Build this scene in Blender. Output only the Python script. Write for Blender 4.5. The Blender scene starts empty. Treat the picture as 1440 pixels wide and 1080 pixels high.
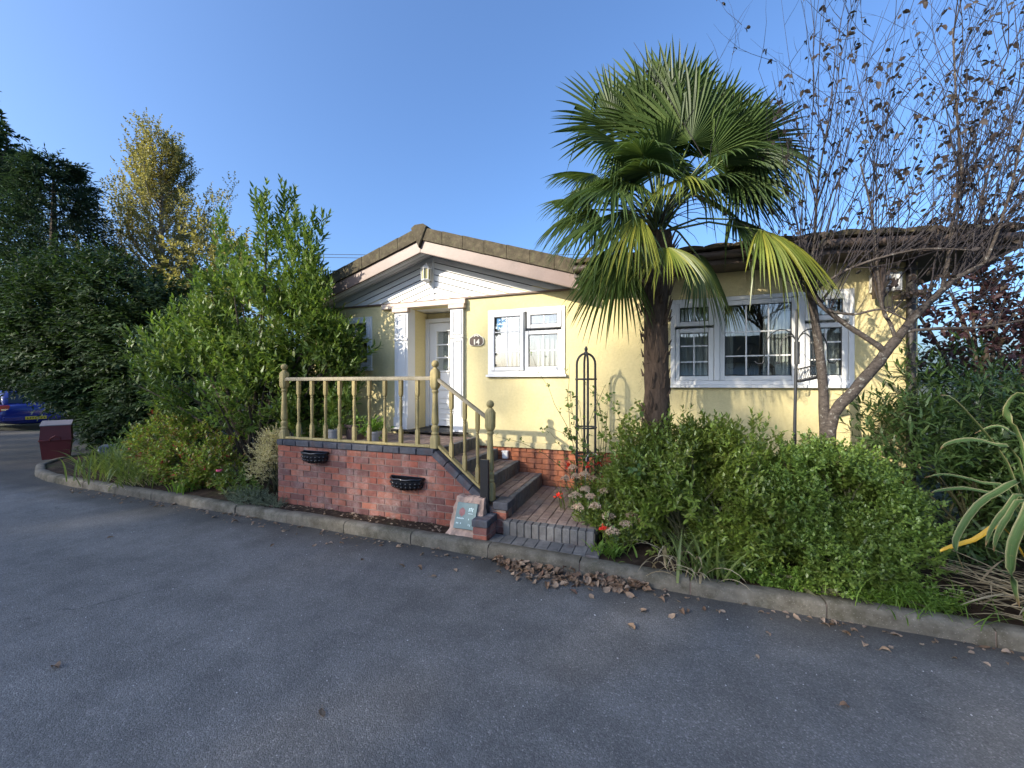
import bpy, math, random
import numpy as np
from mathutils import Vector, Matrix, noise as mnoise

R = math.radians
random.seed(7)
S = bpy.context.scene
COL = S.collection

# ------------------------------------------------------------------ camera, sky, sun, exposure
YAW = R(19.7)
cam_d = bpy.data.cameras.new('camera')
cam_d.sensor_width = 36.0
cam_d.lens = 545.0 / 1440.0 * 36.0
cam_d.clip_start = 0.05
cam_d.clip_end = 3000.0
cam = bpy.data.objects.new('camera', cam_d)
cam.location = (0, 0, 1.7)
cam.rotation_euler = (R(90), 0, YAW)
COL.objects.link(cam)
S.camera = cam

SUN_EL = R(24.0)
SUN_AZ = R(216.0)                       # clockwise from +Y: the sun stands behind the camera to the left
world = bpy.data.worlds.new('World')
S.world = world
world.use_nodes = True
wn = world.node_tree
sky = wn.nodes.new('ShaderNodeTexSky')
sky.sky_type = 'NISHITA'
sky.sun_disc = False
sky.sun_elevation = SUN_EL
sky.sun_rotation = SUN_AZ
sky.air_density = 1.0
sky.dust_density = 4.0
sky.ozone_density = 7.0
bg = wn.nodes['Background']
bg.inputs['Strength'].default_value = 0.091
wn.links.new(sky.outputs[0], bg.inputs[0])

sun_d = bpy.data.lights.new('sun', 'SUN')
sun_d.energy = 2.1
sun_d.angle = R(0.7)
sun_d.color = (1.0, 0.90, 0.73)
sun = bpy.data.objects.new('sun', sun_d)
to_sun = Vector((math.sin(SUN_AZ) * math.cos(SUN_EL), math.cos(SUN_AZ) * math.cos(SUN_EL), math.sin(SUN_EL)))
sun.rotation_euler = to_sun.to_track_quat('Z', 'Y').to_euler()
sun.location = to_sun * 60
COL.objects.link(sun)

S.view_settings.view_transform = 'Standard'
S.view_settings.look = 'None'
S.view_settings.gamma = 1.0
S.view_settings.exposure = 2.0
S.view_settings.use_curve_mapping = False
S.render.engine = 'CYCLES'
S.cycles.max_bounces = 8
S.cycles.transparent_max_bounces = 12
S.cycles.use_denoising = True

# ------------------------------------------------------------------ object helpers
def tag(o, label=None, cat=None, group=None, kind=None):
    if label: o['label'] = label
    if cat: o['category'] = cat
    if group: o['group'] = group
    if kind: o['kind'] = kind
    return o

def link(name, me, parent=None, mat=None):
    o = bpy.data.objects.new(name, me)
    COL.objects.link(o)
    if parent is not None: o.parent = parent
    if mat is not None and me is not None and not me.materials: me.materials.append(mat)
    return o

def thing(name, label, cat, loc=(0, 0, 0), rz=0.0, group=None):
    o = link(name, None)
    o.empty_display_size = 0.1
    o.location = loc
    o.rotation_euler = (0, 0, rz)
    return tag(o, label, cat, group)

def copy_tree(o, parent=None):
    c = o.copy()
    COL.objects.link(c)
    c.parent = parent
    for ch in list(o.children): copy_tree(ch, c)
    return c

class MB:
    """collects shapes; build() links them as one mesh object"""
    def __init__(s): s.v = []; s.f = []
    def add(s, v, f):
        n = len(s.v); s.v += [tuple(p) for p in v]; s.f += [tuple(i + n for i in q) for q in f]; return s
    def box(s, x0, x1, y0, y1, z0, z1):
        v = [(x0, y0, z0), (x1, y0, z0), (x1, y1, z0), (x0, y1, z0), (x0, y0, z1), (x1, y0, z1), (x1, y1, z1), (x0, y1, z1)]
        return s.add(v, [(3, 2, 1, 0), (4, 5, 6, 7), (0, 1, 5, 4), (1, 2, 6, 5), (2, 3, 7, 6), (3, 0, 4, 7)])
    def cbox(s, x0, x1, y0, y1, z0, z1, c=0.006):
        """box with all its edges chamfered"""
        X = (x0, x1); Y = (y0, y1); Z = (z0, z1); v = []; idx = {}
        for i in (0, 1):
            for j in (0, 1):
                for k in (0, 1):
                    p = (X[i], Y[j], Z[k]); d = (1 - 2 * i, 1 - 2 * j, 1 - 2 * k)
                    for a in range(3):
                        q = [p[b] + (d[b] * c if b != a else 0) for b in range(3)]
                        idx[(i, j, k, a)] = len(v); v.append(tuple(q))
        f = []
        for a in range(3):
            b, e = (a + 1) % 3, (a + 2) % 3
            for sd in (0, 1):
                q = []
                for (m, n) in ((0, 0), (1, 0), (1, 1), (0, 1)):
                    t = [0, 0, 0]; t[a] = sd; t[b] = m; t[e] = n
                    q.append(idx[(t[0], t[1], t[2], a)])
                f.append(q if sd else q[::-1])
        for a in range(3):
            b, e = (a + 1) % 3, (a + 2) % 3
            for m in (0, 1):
                for n in (0, 1):
                    def g(sd, ax):
                        t = [0, 0, 0]; t[a] = sd; t[b] = m; t[e] = n
                        return idx[(t[0], t[1], t[2], ax)]
                    q = [g(0, b), g(1, b), g(1, e), g(0, e)]
                    f.append(q if (m + n) % 2 == 0 else q[::-1])
        for i in (0, 1):
            for j in (0, 1):
                for k in (0, 1):
                    q = [idx[(i, j, k, a)] for a in range(3)]
                    f.append(q if (i + j + k) % 2 == 1 else q[::-1])
        return s.add(v, f)
    def prism(s, poly, y0, y1):
        """polygon in XZ (counter-clockwise seen from -Y) pushed from y0 (front) to y1"""
        n = len(poly)
        v = [(x, y0, z) for x, z in poly] + [(x, y1, z) for x, z in poly]
        f = [tuple(range(n)), tuple(range(2 * n - 1, n - 1, -1))]
        f += [(i + n, (i + 1) % n + n, (i + 1) % n, i) for i in range(n)]
        return s.add(v, f)
    def prism_c(s, poly, y0, y1, c=0.005):
        """the same with a chamfer round the front face"""
        n = len(poly); cx = sum(p[0] for p in poly) / n; cz = sum(p[1] for p in poly) / n
        ins = []
        for x, z in poly:
            l = math.hypot(x - cx, z - cz) or 1; k = max(0, 1 - c * 1.4 / l); ins.append((cx + (x - cx) * k, cz + (z - cz) * k))
        v = [(x, y0, z) for x, z in ins] + [(x, y0 + c, z) for x, z in poly] + [(x, y1, z) for x, z in poly]
        f = [tuple(range(n))]
        for i in range(n):
            j = (i + 1) % n
            f.append((i + n, j + n, j, i)); f.append((i + 2 * n, j + 2 * n, j + n, i + n))
        return s.add(v, f)
    def tube(s, pts, rad, n=6, cap=True):
        pts = [Vector(p) for p in pts]
        if not hasattr(rad, '__len__'): rad = [rad] * len(pts)
        rings = []; up = None; v = []; f = []
        for i, p in enumerate(pts):
            d = (pts[min(i + 1, len(pts) - 1)] - pts[max(i - 1, 0)])
            d = d.normalized() if d.length > 1e-9 else Vector((0, 0, 1))
            if up is None:
                up = Vector((1, 0, 0)) if abs(d.x) < 0.8 else Vector((0, 1, 0))
            a = (up - d * up.dot(d)).normalized(); b = d.cross(a); up = a
            for k in range(n):
                t = 2 * math.pi * k / n
                v.append(p + (a * math.cos(t) + b * math.sin(t)) * rad[i])
        for i in range(len(pts) - 1):
            for k in range(n):
                k2 = (k + 1) % n
                f.append((i * n + k, i * n + k2, (i + 1) * n + k2, (i + 1) * n + k))
        if cap:
            f.append(tuple(range(n - 1, -1, -1))); m = (len(pts) - 1) * n; f.append(tuple(range(m, m + n)))
        return s.add(v, f)
    def lathe(s, prof, n=16, sq=None, loc=(0, 0, 0)):
        """prof: (z, r[, squareness 0..1]) rings about the Z axis"""
        v = []; f = []
        for pr in prof:
            z, r = pr[0], pr[1]; q = pr[2] if len(pr) > 2 else 0
            for k in range(n):
                t = 2 * math.pi * (k + 0.5) / n
                cx, sx = math.cos(t), math.sin(t)
                m = max(abs(cx), abs(sx)); rr = r * ((1 - q) + q / max(m, 0.74))
                v.append((loc[0] + cx * rr, loc[1] + sx * rr, loc[2] + z))
        for i in range(len(prof) - 1):
            for k in range(n):
                k2 = (k + 1) % n
                f.append((i * n + k, i * n + k2, (i + 1) * n + k2, (i + 1) * n + k))
        f.append(tuple(range(n - 1, -1, -1))); m = (len(prof) - 1) * n; f.append(tuple(range(m, m + n)))
        return s.add(v, f)
    def mesh(s, name='mesh', smooth=None):
        me = bpy.data.meshes.new(name); me.from_pydata(s.v, [], s.f); me.update()
        if smooth is not None:
            me.polygons.foreach_set('use_smooth', [True] * len(me.polygons))
            if smooth < 180:
                me.set_sharp_from_angle(angle=R(smooth))
        return me
    def build(s, name, mat, parent=None, smooth=None):
        return link(name, s.mesh(name, smooth), parent, mat)

def tri_mesh(name, V, T, mat, parent=None, smooth=False):
    """numpy vertices (N,3) and triangles (M,3) -> one mesh object"""
    me = bpy.data.meshes.new(name)
    V = np.ascontiguousarray(V, dtype=np.float32); T = np.ascontiguousarray(T, dtype=np.int32)
    me.vertices.add(len(V)); me.vertices.foreach_set('co', V.ravel())
    me.loops.add(T.size); me.loops.foreach_set('vertex_index', T.ravel())
    me.polygons.add(len(T)); me.polygons.foreach_set('loop_start', np.arange(0, T.size, 3, dtype=np.int32))
    if smooth: me.polygons.foreach_set('use_smooth', np.ones(len(T), dtype=bool))
    me.update(calc_edges=True)
    return link(name, me, parent, mat)

# ------------------------------------------------------------------ material helpers
class NT:
    def __init__(s, name):
        s.m = bpy.data.materials.new(name); s.m.use_nodes = True
        s.t = s.m.node_tree; s.p = s.t.nodes['Principled BSDF']; s.out = s.t.nodes['Material Output']
    def n(s, t, **k):
        x = s.t.nodes.new(t)
        for a, b in k.items(): setattr(x, a, b)
        return x
    def l(s, a, b): s.t.links.new(a, b)
    def co(s, kind='Object'):
        return s.n('ShaderNodeTexCoord').outputs[kind]
    def pos(s): return s.n('ShaderNodeNewGeometry').outputs['Position']
    def noise(s, vec, scale, det=4, rough=0.55, dist=0.0):
        x = s.n('ShaderNodeTexNoise'); x.inputs['Scale'].default_value = scale; x.inputs['Detail'].default_value = det
        x.inputs['Roughness'].default_value = rough; x.inputs['Distortion'].default_value = dist
        s.l(vec, x.inputs['Vector']); return x.outputs['Fac']
    def ramp(s, fac, stops, interp='LINEAR'):
        x = s.n('ShaderNodeValToRGB'); x.color_ramp.interpolation = interp
        e = x.color_ramp.elements
        while len(e) < len(stops): e.new(0.5)
        for i, (p, c) in enumerate(stops):
            e[i].position = p; e[i].color = (c[0], c[1], c[2], 1) if hasattr(c, '__len__') else (c, c, c, 1)
        s.l(fac, x.inputs['Fac']); return x.outputs['Color']
    def mix(s, fac, a, b, mode='MIX'):
        x = s.n('ShaderNodeMix', data_type='RGBA', blend_type=mode)
        for i, v in ((0, fac), (6, a), (7, b)):
            if hasattr(v, 'is_linked'): s.l(v, x.inputs[i])
            elif i == 0: x.inputs[0].default_value = v
            else: x.inputs[i].default_value = (v[0], v[1], v[2], 1)
        return x.outputs[2]
    def math(s, op, a, b=0.5):
        x = s.n('ShaderNodeMath', operation=op)
        for i, v in ((0, a), (1, b)):
            if hasattr(v, 'is_linked'): s.l(v, x.inputs[i])
            else: x.inputs[i].default_value = v
        return x.outputs[0]
    def map(s, vec, scale=(1, 1, 1), rot=(0, 0, 0)):
        x = s.n('ShaderNodeMapping'); x.inputs['Scale'].default_value = scale; x.inputs['Rotation'].default_value = rot
        s.l(vec, x.inputs['Vector']); return x.outputs[0]
    def bump(s, h, strength=0.3, dist=0.01):
        x = s.n('ShaderNodeBump'); x.inputs['Strength'].default_value = strength; x.inputs['Distance'].default_value = dist
        s.l(h, x.inputs['Height']); s.l(x.outputs[0], s.p.inputs['Normal']); return x
    def col(s, c):
        if hasattr(c, 'is_linked'): s.l(c, s.p.inputs['Base Color'])
        else: s.p.inputs['Base Color'].default_value = (c[0], c[1], c[2], 1)
    def set(s, rough=0.6, metal=0.0, spec=0.5):
        s.p.inputs['Roughness'].default_value = rough; s.p.inputs['Metallic'].default_value = metal
        s.p.inputs['Specular IOR Level'].default_value = spec
        return s
    def rnd(s): return s.n('ShaderNodeObjectInfo').outputs['Random']

def simple(name, c, rough=0.6, var=0.12, scale=6.0, bump=0.0, bscale=60.0, metal=0.0, spec=0.4, dirt=None):
    t = NT(name); P = t.pos()
    f = t.noise(P, scale, 5)
    lo = tuple(x * (1 - var) for x in c); hi = tuple(min(1, x * (1 + var)) for x in c)
    col = t.ramp(f, [(0.3, lo), (0.7, hi)])
    if dirt:
        d = t.ramp(t.noise(P, dirt[1], 6, 0.65), [(0.48, 0), (0.72, 1)])
        col = t.mix(t.math('MULTIPLY', d, dirt[2]), col, dirt[0])
    t.col(col); t.set(rough, metal, spec)
    if bump: t.bump(t.noise(P, bscale, 4), bump, 0.005)
    return t.m

def leafmat(name, cols, trans=0.32, rough=0.42, spec=0.45, back=None, clump=1.6):
    """foliage: a colour per leaf, clumps of tint, light passing through"""
    t = NT(name)
    g = t.n('ShaderNodeNewGeometry')
    st = [(i / max(1, len(cols) - 1), c) for i, c in enumerate(cols)]
    c = t.ramp(g.outputs['Random Per Island'], st)
    nz = t.noise(g.outputs['Position'], clump, 3)
    hs = t.n('ShaderNodeHueSaturation')
    t.l(c, hs.inputs['Color'])
    t.l(t.ramp(nz, [(0.3, 0.72), (0.7, 1.3)]), hs.inputs['Value'])
    c = hs.outputs[0]
    t.col(c); t.set(rough, 0, spec)
    tr = t.n('ShaderNodeBsdfTranslucent')
    bright = t.mix(0.6, c, (1.0, 1.0, 0.35), 'MULTIPLY')
    bb = t.n('ShaderNodeHueSaturation'); bb.inputs['Value'].default_value = 1.9; t.l(bright, bb.inputs['Color'])
    t.l(bb.outputs[0], tr.inputs['Color'])
    mx = t.n('ShaderNodeMixShader'); mx.inputs[0].default_value = trans
    t.l(t.p.outputs[0], mx.inputs[1]); t.l(tr.outputs[0], mx.inputs[2]); t.l(mx.outputs[0], t.out.inputs['Surface'])
    return t.m

# asphalt
def asphalt():
    t = NT('asphalt'); P = t.pos()
    st = t.n('ShaderNodeTexVoronoi'); st.inputs['Scale'].default_value = 150; t.l(P, st.inputs['Vector'])
    sc = t.n('ShaderNodeSeparateColor'); t.l(st.outputs['Color'], sc.inputs[0])
    stones = t.ramp(sc.outputs[0], [(0.0, (.075, .073, .07)), (0.55, (.135, .131, .125)), (0.88, (.19, .185, .177)), (0.97, (.27, .25, .23)), (1.0, (.40, .38, .35))])
    base = t.mix(0.62, (0.200, 0.184, 0.163), stones)
    wear = t.ramp(t.noise(P, 0.55, 5, 0.6, 0.6), [(0.32, 0.88), (0.52, 1.0), (0.7, 1.12)])
    base = t.mix(1.0, base, wear, 'MULTIPLY')
    streak = t.ramp(t.noise(t.map(P, (0.22, 2.0, 1)), 1.1, 5, 0.6), [(0.36, 0.90), (0.65, 1.10)])
    base = t.mix(0.8, base, streak, 'MULTIPLY')
    patch = t.ramp(t.noise(P, 3.2, 6, 0.68), [(0.36, 0.80), (0.55, 1.0), (0.72, 1.14)])
    base = t.mix(1.0, base, patch, 'MULTIPLY')
    damp = t.ramp(t.noise(t.map(P, (0.8, 1.6, 1)), 1.9, 6, 0.7, 0.8), [(0.56, 1.0), (0.68, 0.80)])
    base = t.mix(0.8, base, damp, 'MULTIPLY')
    scuff = t.ramp(t.noise(t.map(P, (5.0, 0.35, 1), (0, 0, 0.0)), 1.3, 4, 0.6), [(0.62, 0.0), (0.76, 1.0)])
    base = t.mix(t.math('MULTIPLY', scuff, 0.16), base, (0.21, 0.205, 0.195))
    sep = t.n('ShaderNodeSeparateXYZ'); t.l(P, sep.inputs[0])
    gut = t.ramp(t.math('ADD', sep.outputs[1], t.math('MULTIPLY', t.noise(P, 2.2, 5), 0.55)), [(0.0, 0), (1.0, 1)])
    gm = t.n('ShaderNodeMapRange'); gm.inputs[1].default_value = 3.25; gm.inputs[2].default_value = 3.75
    t.l(t.math('ADD', sep.outputs[1], t.math('MULTIPLY', t.noise(P, 2.2, 5), 0.6)), gm.inputs[0])
    base = t.mix(t.math('MULTIPLY', gm.outputs[0], 0.75), base, (0.040, 0.034, 0.026))
    cr = t.n('ShaderNodeTexVoronoi', feature='DISTANCE_TO_EDGE'); cr.inputs['Scale'].default_value = 0.33
    wv = t.n('ShaderNodeVectorMath', operation='ADD'); t.l(P, wv.inputs[0])
    ns = t.n('ShaderNodeTexNoise'); ns.inputs['Scale'].default_value = 1.7; ns.inputs['Detail'].default_value = 6; t.l(P, ns.inputs['Vector'])
    vm = t.n('ShaderNodeVectorMath', operation='SCALE'); vm.inputs['Scale'].default_value = 0.9; t.l(ns.outputs['Color'], vm.inputs[0]); t.l(vm.outputs[0], wv.inputs[1])
    t.l(wv.outputs[0], cr.inputs['Vector'])
    crack = t.ramp(cr.outputs['Distance'], [(0.0, 0.55), (0.003, 1.0)])
    cm = t.ramp(t.noise(P, 0.4, 2), [(0.5, 0), (0.6, 1)])
    base = t.mix(cm, base, t.mix(1.0, base, crack, 'MULTIPLY'))
    t.col(base); t.set(0.78, 0, 0.35)
    h = t.math('ADD', t.math('MULTIPLY', st.outputs['Distance'], -1.0), t.math('MULTIPLY', t.noise(P, 60, 6, 0.75), 1.6))
    t.bump(h, 0.55, 0.005)
    return t.m

def brickmat(name, cols, bloom=0.5):
    t = NT(name); P = t.pos(); r = t.rnd()
    c = t.ramp(r, [(i / (len(cols) - 1), k) for i, k in enumerate(cols)])
    n1 = t.noise(P, 14, 6, 0.65)
    c = t.mix(1.0, c, t.ramp(n1, [(0.3, 0.66), (0.5, 1.0), (0.75, 1.28)]), 'MULTIPLY')
    dk = t.ramp(t.noise(P, 5.0, 4), [(0.55, 0), (0.68, 1)])
    c = t.mix(t.math('MULTIPLY', dk, 0.55), c, (0.10, 0.06, 0.055))
    bl = t.ramp(t.noise(t.map(P, (1, 1, .6)), 3.4, 7, 0.72, 0.3), [(0.48, 0), (0.66, 1)])
    fine = t.ramp(t.noise(P, 45, 4), [(0.35, 0.25), (0.65, 1)])
    c = t.mix(t.math('MULTIPLY', t.math('MULTIPLY', bl, fine), bloom), c, (0.52, 0.47, 0.43))
    t.col(c); t.set(0.88, 0, 0.25)
    t.bump(t.noise(P, 90, 5, 0.7), 0.5, 0.005)
    return t.m

def wood(name, c):
    t = NT(name); P = t.co('Object'); r = t.rnd()
    g = t.noise(t.map(P, (30, 30, 2.2)), 1.6, 5, 0.6, 0.6)
    col = t.ramp(g, [(0.28, tuple(x * 0.62 for x in c)), (0.52, c), (0.75, tuple(min(1, x * 1.25) for x in c))])
    col = t.mix(1.0, col, t.ramp(r, [(0, 0.78), (1, 1.16)]), 'MULTIPLY')
    gr = t.ramp(t.noise(t.pos(), 5.5, 5, 0.65), [(0.45, 0), (0.7, 1)])
    col = t.mix(t.math('MULTIPLY', gr, 0.5), col, (0.15, 0.135, 0.075))
    t.col(col); t.set(0.72, 0, 0.3); t.bump(g, 0.25, 0.004)
    return t.m

def render_wall():
    t = NT('yellow_render'); P = t.pos()
    c = t.ramp(t.noise(P, 1.3, 5), [(0.3, (0.62, 0.53, 0.275)), (0.7, (0.70, 0.60, 0.325))])
    st = t.ramp(t.noise(t.map(P, (5, 5, 0.5)), 1.0, 6, 0.65), [(0.50, 0), (0.78, 1)])
    c = t.mix(t.math('MULTIPLY', st, 0.34), c, (0.47, 0.42, 0.27))
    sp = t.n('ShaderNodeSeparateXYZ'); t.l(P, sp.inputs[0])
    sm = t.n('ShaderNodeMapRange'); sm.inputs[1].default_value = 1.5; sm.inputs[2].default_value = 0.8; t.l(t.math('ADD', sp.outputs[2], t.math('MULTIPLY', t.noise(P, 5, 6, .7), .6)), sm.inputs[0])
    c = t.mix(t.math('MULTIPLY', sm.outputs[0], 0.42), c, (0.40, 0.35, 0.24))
    c = t.mix(0.5, c, t.ramp(t.noise(P, 30, 5), [(0.3, 0.86), (0.7, 1.06)]), 'MULTIPLY')
    t.col(c); t.set(0.85, 0, 0.25)
    t.bump(t.math('ADD', t.noise(P, 120, 5, 0.7), t.math('MULTIPLY', t.noise(P, 22, 3), 0.6)), 0.7, 0.010)
    return t.m

def glassmat():
    t = NT('window_glass')
    t.t.nodes.remove(t.p)
    tr = t.n('ShaderNodeBsdfTransparent'); tr.inputs[0].default_value = (0.93, 0.96, 0.95, 1)
    gl = t.n('ShaderNodeBsdfGlossy'); gl.inputs['Roughness'].default_value = 0.015; gl.inputs[0].default_value = (1, 1, 1, 1)
    ge = t.n('ShaderNodeNewGeometry'); dt = t.n('ShaderNodeVectorMath', operation='DOT_PRODUCT')
    t.l(ge.outputs['Normal'], dt.inputs[0]); t.l(ge.outputs['Incoming'], dt.inputs[1])
    fz = t.math('SUBTRACT', 1.0, t.math('ABSOLUTE', dt.outputs['Value']))
    k = t.math('ADD', 0.12, t.math('MULTIPLY', t.math('POWER', fz, 4.0), 0.8))      # two-sided reflectance of a sealed unit
    nz = t.noise(t.pos(), 1.6, 2); b = t.n('ShaderNodeBump'); b.inputs['Strength'].default_value = 0.06; b.inputs['Distance'].default_value = 0.02
    t.l(nz, b.inputs['Height']); t.l(b.outputs[0], gl.inputs['Normal'])
    mx = t.n('ShaderNodeMixShader'); t.l(k, mx.inputs[0]); t.l(tr.outputs[0], mx.inputs[1]); t.l(gl.outputs[0], mx.inputs[2])
    t.l(mx.outputs[0], t.out.inputs['Surface'])
    return t.m

def barkmat(name, c, stretch=(6, 6, 1.2), lichen=0.0, scale=6):
    t = NT(name); P = t.pos()
    g = t.noise(t.map(P, stretch), scale, 6, 0.7)
    col = t.ramp(g, [(0.3, tuple(x * 0.45 for x in c)), (0.5, c), (0.75, tuple(min(1, x * 1.7) for x in c))])
    if lichen:
        l = t.ramp(t.noise(P, 26, 4, 0.7), [(0.58, 0), (0.68, 1)])
        col = t.mix(t.math('MULTIPLY', l, lichen), col, (0.40, 0.40, 0.36))
    t.col(col); t.set(0.9, 0, 0.2); t.bump(g, 0.8, 0.012)
    return t.m

def soilmat():
    t = NT('soil'); P = t.pos()
    c = t.ramp(t.noise(P, 9, 7, 0.7), [(0.3, (0.022, 0.014, 0.009)), (0.55, (0.060, 0.040, 0.027)), (0.8, (0.14, 0.10, 0.070))])
    gr = t.ramp(t.noise(P, 1.1, 5), [(0.55, 0), (0.66, 1)])
    c = t.mix(t.math('MULTIPLY', gr, 0.5), c, (0.05, 0.075, 0.022))
    t.col(c); t.set(0.95, 0, 0.15); t.bump(t.noise(P, 40, 7, 0.75), 1.0, 0.03)
    return t.m

def kerbmat():
    t = NT('kerb_concrete'); P = t.pos(); r = t.rnd()
    c = t.ramp(t.noise(P, 7, 6, 0.65), [(0.3, (0.088, 0.077, 0.056)), (0.55, (0.165, 0.145, 0.112)), (0.8, (0.25, 0.225, 0.18))])
    c = t.mix(1.0, c, t.ramp(r, [(0, 0.82), (1, 1.12)]), 'MULTIPLY')
    m = t.ramp(t.noise(P, 3, 6, 0.7), [(0.5, 0), (0.64, 1)])
    c = t.mix(t.math('MULTIPLY', m, 0.7), c, (0.058, 0.055, 0.032))
    sp = t.n('ShaderNodeTexVoronoi'); sp.inputs['Scale'].default_value = 60; t.l(P, sp.inputs['Vector'])
    c = t.mix(t.math('MULTIPLY', t.ramp(sp.outputs['Distance'], [(0.12, 1), (0.22, 0)]), 0.35), c, (0.42, 0.38, 0.32))
    t.col(c); t.set(0.92, 0, 0.2); t.bump(t.noise(P, 55, 6, 0.7), 0.7, 0.01)
    return t.m

def tilemat():
    t = NT('roof_tile'); P = t.pos()
    c = t.ramp(t.noise(P, 10, 6, 0.7), [(0.3, (0.045, 0.037, 0.025)), (0.55, (0.085, 0.070, 0.046)), (0.8, (0.15, 0.125, 0.08))])
    m = t.ramp(t.noise(P, 24, 4), [(0.55, 0), (0.66, 1)])
    c = t.mix(t.math('MULTIPLY', m, 0.5), c, (0.12, 0.115, 0.06))
    t.col(c); t.set(0.9, 0, 0.2); t.bump(t.noise(P, 60, 5), 0.5, 0.008)
    return t.m

M = {}
M['asphalt'] = asphalt()
M['soil'] = soilmat()
M['kerb'] = kerbmat()
M['ground'] = simple('rough_ground', (0.05, 0.055, 0.03), 0.95, 0.4, 0.6)
M['brick'] = brickmat('red_brick', [(0.20, 0.068, 0.050), (0.27, 0.085, 0.057), (0.31, 0.110, 0.070), (0.19, 0.082, 0.070), (0.135, 0.062, 0.056), (0.33, 0.125, 0.080), (0.24, 0.088, 0.066)], 0.40)
M['plinth_brick'] = brickmat('orange_brick', [(0.36, 0.125, 0.06), (0.42, 0.15, 0.075), (0.40, 0.135, 0.06)], 0.12)
M['mortar'] = simple('mortar', (0.225, 0.165, 0.14), 0.95, 0.3, 12, 0.5, 120)
M['plinth_mortar'] = simple('dark_mortar', (0.20, 0.085, 0.05), 0.95, 0.25, 12, 0.4, 120)
M['paver'] = brickmat('paver', [(0.175, 0.128, 0.105), (0.225, 0.158, 0.128), (0.20, 0.142, 0.120), (0.25, 0.178, 0.145), (0.155, 0.125, 0.108)], 0.30)
M['blue_paver'] = brickmat('blue_paver', [(0.095, 0.094, 0.094), (0.13, 0.127, 0.122), (0.11, 0.108, 0.108)], 0.22)
M['cap'] = brickmat('blue_brick_cap', [(0.050, 0.054, 0.066), (0.078, 0.080, 0.092), (0.064, 0.066, 0.078)], 0.12)
M['joint'] = simple('paver_joint', (0.10, 0.085, 0.07), 0.95, 0.3, 14)
M['wood'] = wood('weathered_timber', (0.335, 0.265, 0.115))
M['rail_wood'] = wood('handrail_timber', (0.33, 0.28, 0.19))
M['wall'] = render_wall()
M['upvc'] = simple('white_upvc', (0.71, 0.71, 0.70), 0.30, 0.03, 3, dirt=((0.55, 0.53, 0.48), 4, 0.18))
M['soffit'] = simple('white_soffit', (0.72, 0.72, 0.71), 0.45, 0.04, 3)
M['clad'] = simple('white_cladding', (0.62, 0.62, 0.61), 0.38, 0.04, 2.5, dirt=((0.6, 0.58, 0.52), 3, 0.22))
M['brown_trim'] = simple('brown_trim', (0.13, 0.085, 0.065), 0.55, 0.15, 5)
M['fascia'] = simple('brown_fascia', (0.165, 0.112, 0.095), 0.45, 0.18, 3, 0.15, 30)
M['dark_fascia'] = simple('dark_fascia', (0.075, 0.056, 0.048), 0.5, 0.2, 5)
M['beam'] = simple('beige_beam', (0.55, 0.44, 0.36), 0.55, 0.06, 4)
M['tile'] = tilemat()
M['glass'] = glassmat()
M['seal'] = simple('black_seal', (0.015, 0.015, 0.016), 0.5, 0.1)
M['blind'] = simple('blind_fabric', (0.37, 0.38, 0.39), 0.85, 0.06, 5)
M['curtain'] = simple('net_curtain', (0.50, 0.50, 0.48), 0.9, 0.08, 5)
M['gable_back'] = simple('cladding_groove', (0.10, 0.10, 0.105), 0.9, 0.1)
M['room'] = simple('room_wall', (0.34, 0.33, 0.31), 0.9, 0.1, 1)
M['black_metal'] = simple('black_metal', (0.014, 0.014, 0.016), 0.38, 0.2, 20, 0.2, 80, 0.0, 0.5)
M['rust_metal'] = simple('painted_steel', (0.030, 0.032, 0.036), 0.5, 0.3, 15, 0.2, 80)
M['gloss_black'] = simple('gloss_black_planter', (0.008, 0.008, 0.010), 0.14, 0.2, 20, 0.25, 40, 0.0, 0.6)
M['stone'] = simple('pink_sandstone', (0.42, 0.285, 0.215), 0.93, 0.25, 9, 0.9, 35, dirt=((0.20, 0.155, 0.12), 6, 0.6))
M['slate'] = simple('green_slate', (0.15, 0.215, 0.20), 0.5, 0.15, 8)
M['pale_paint'] = simple('pale_lettering', (0.62, 0.74, 0.70), 0.7, 0.1)
M['red_paint'] = simple('faded_red_emblem', (0.32, 0.14, 0.125), 0.7, 0.2, 30)
M['plaque_brown'] = simple('plaque_brown', (0.075, 0.048, 0.032), 0.4, 0.15, 12)
M['cream_paint'] = simple('cream_paint', (0.75, 0.71, 0.60), 0.5, 0.05)
M['red_bin'] = simple('maroon_plastic', (0.125, 0.022, 0.022), 0.45, 0.12, 4)
M['bin_lid'] = simple('faded_lid', (0.30, 0.26, 0.26), 0.5, 0.12, 4)
M['grey_box'] = simple('grey_plastic', (0.13, 0.14, 0.16), 0.6, 0.12, 6)
M['car_paint'] = simple('blue_car_paint', (0.010, 0.020, 0.145), 0.18, 0.05, 3, spec=0.6)
M['car_glass'] = simple('car_glass', (0.012, 0.014, 0.016), 0.06, 0.05, spec=0.7)
M['tail_red'] = simple('tail_light_red', (0.42, 0.022, 0.025), 0.12, 0.1, spec=0.6)
M['tyre'] = simple('tyre', (0.018, 0.018, 0.018), 0.85, 0.15)
M['plate_yellow'] = simple('plate_yellow', (0.62, 0.42, 0.03), 0.5, 0.05)
M['ink'] = simple('plate_ink', (0.012, 0.012, 0.012), 0.6, 0.05)
M['chrome'] = simple('chrome', (0.6, 0.6, 0.62), 0.18, 0.05, metal=1.0)
M['trunk_palm'] = barkmat('palm_fibre', (0.085, 0.058, 0.040), (14, 14, 2.0))
M['bark'] = barkmat('grey_bark', (0.070, 0.058, 0.050), (4, 4, 6), 0.55, 7)
M['twig'] = simple('twig', (0.030, 0.025, 0.027), 0.85, 0.3, 12)
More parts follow.
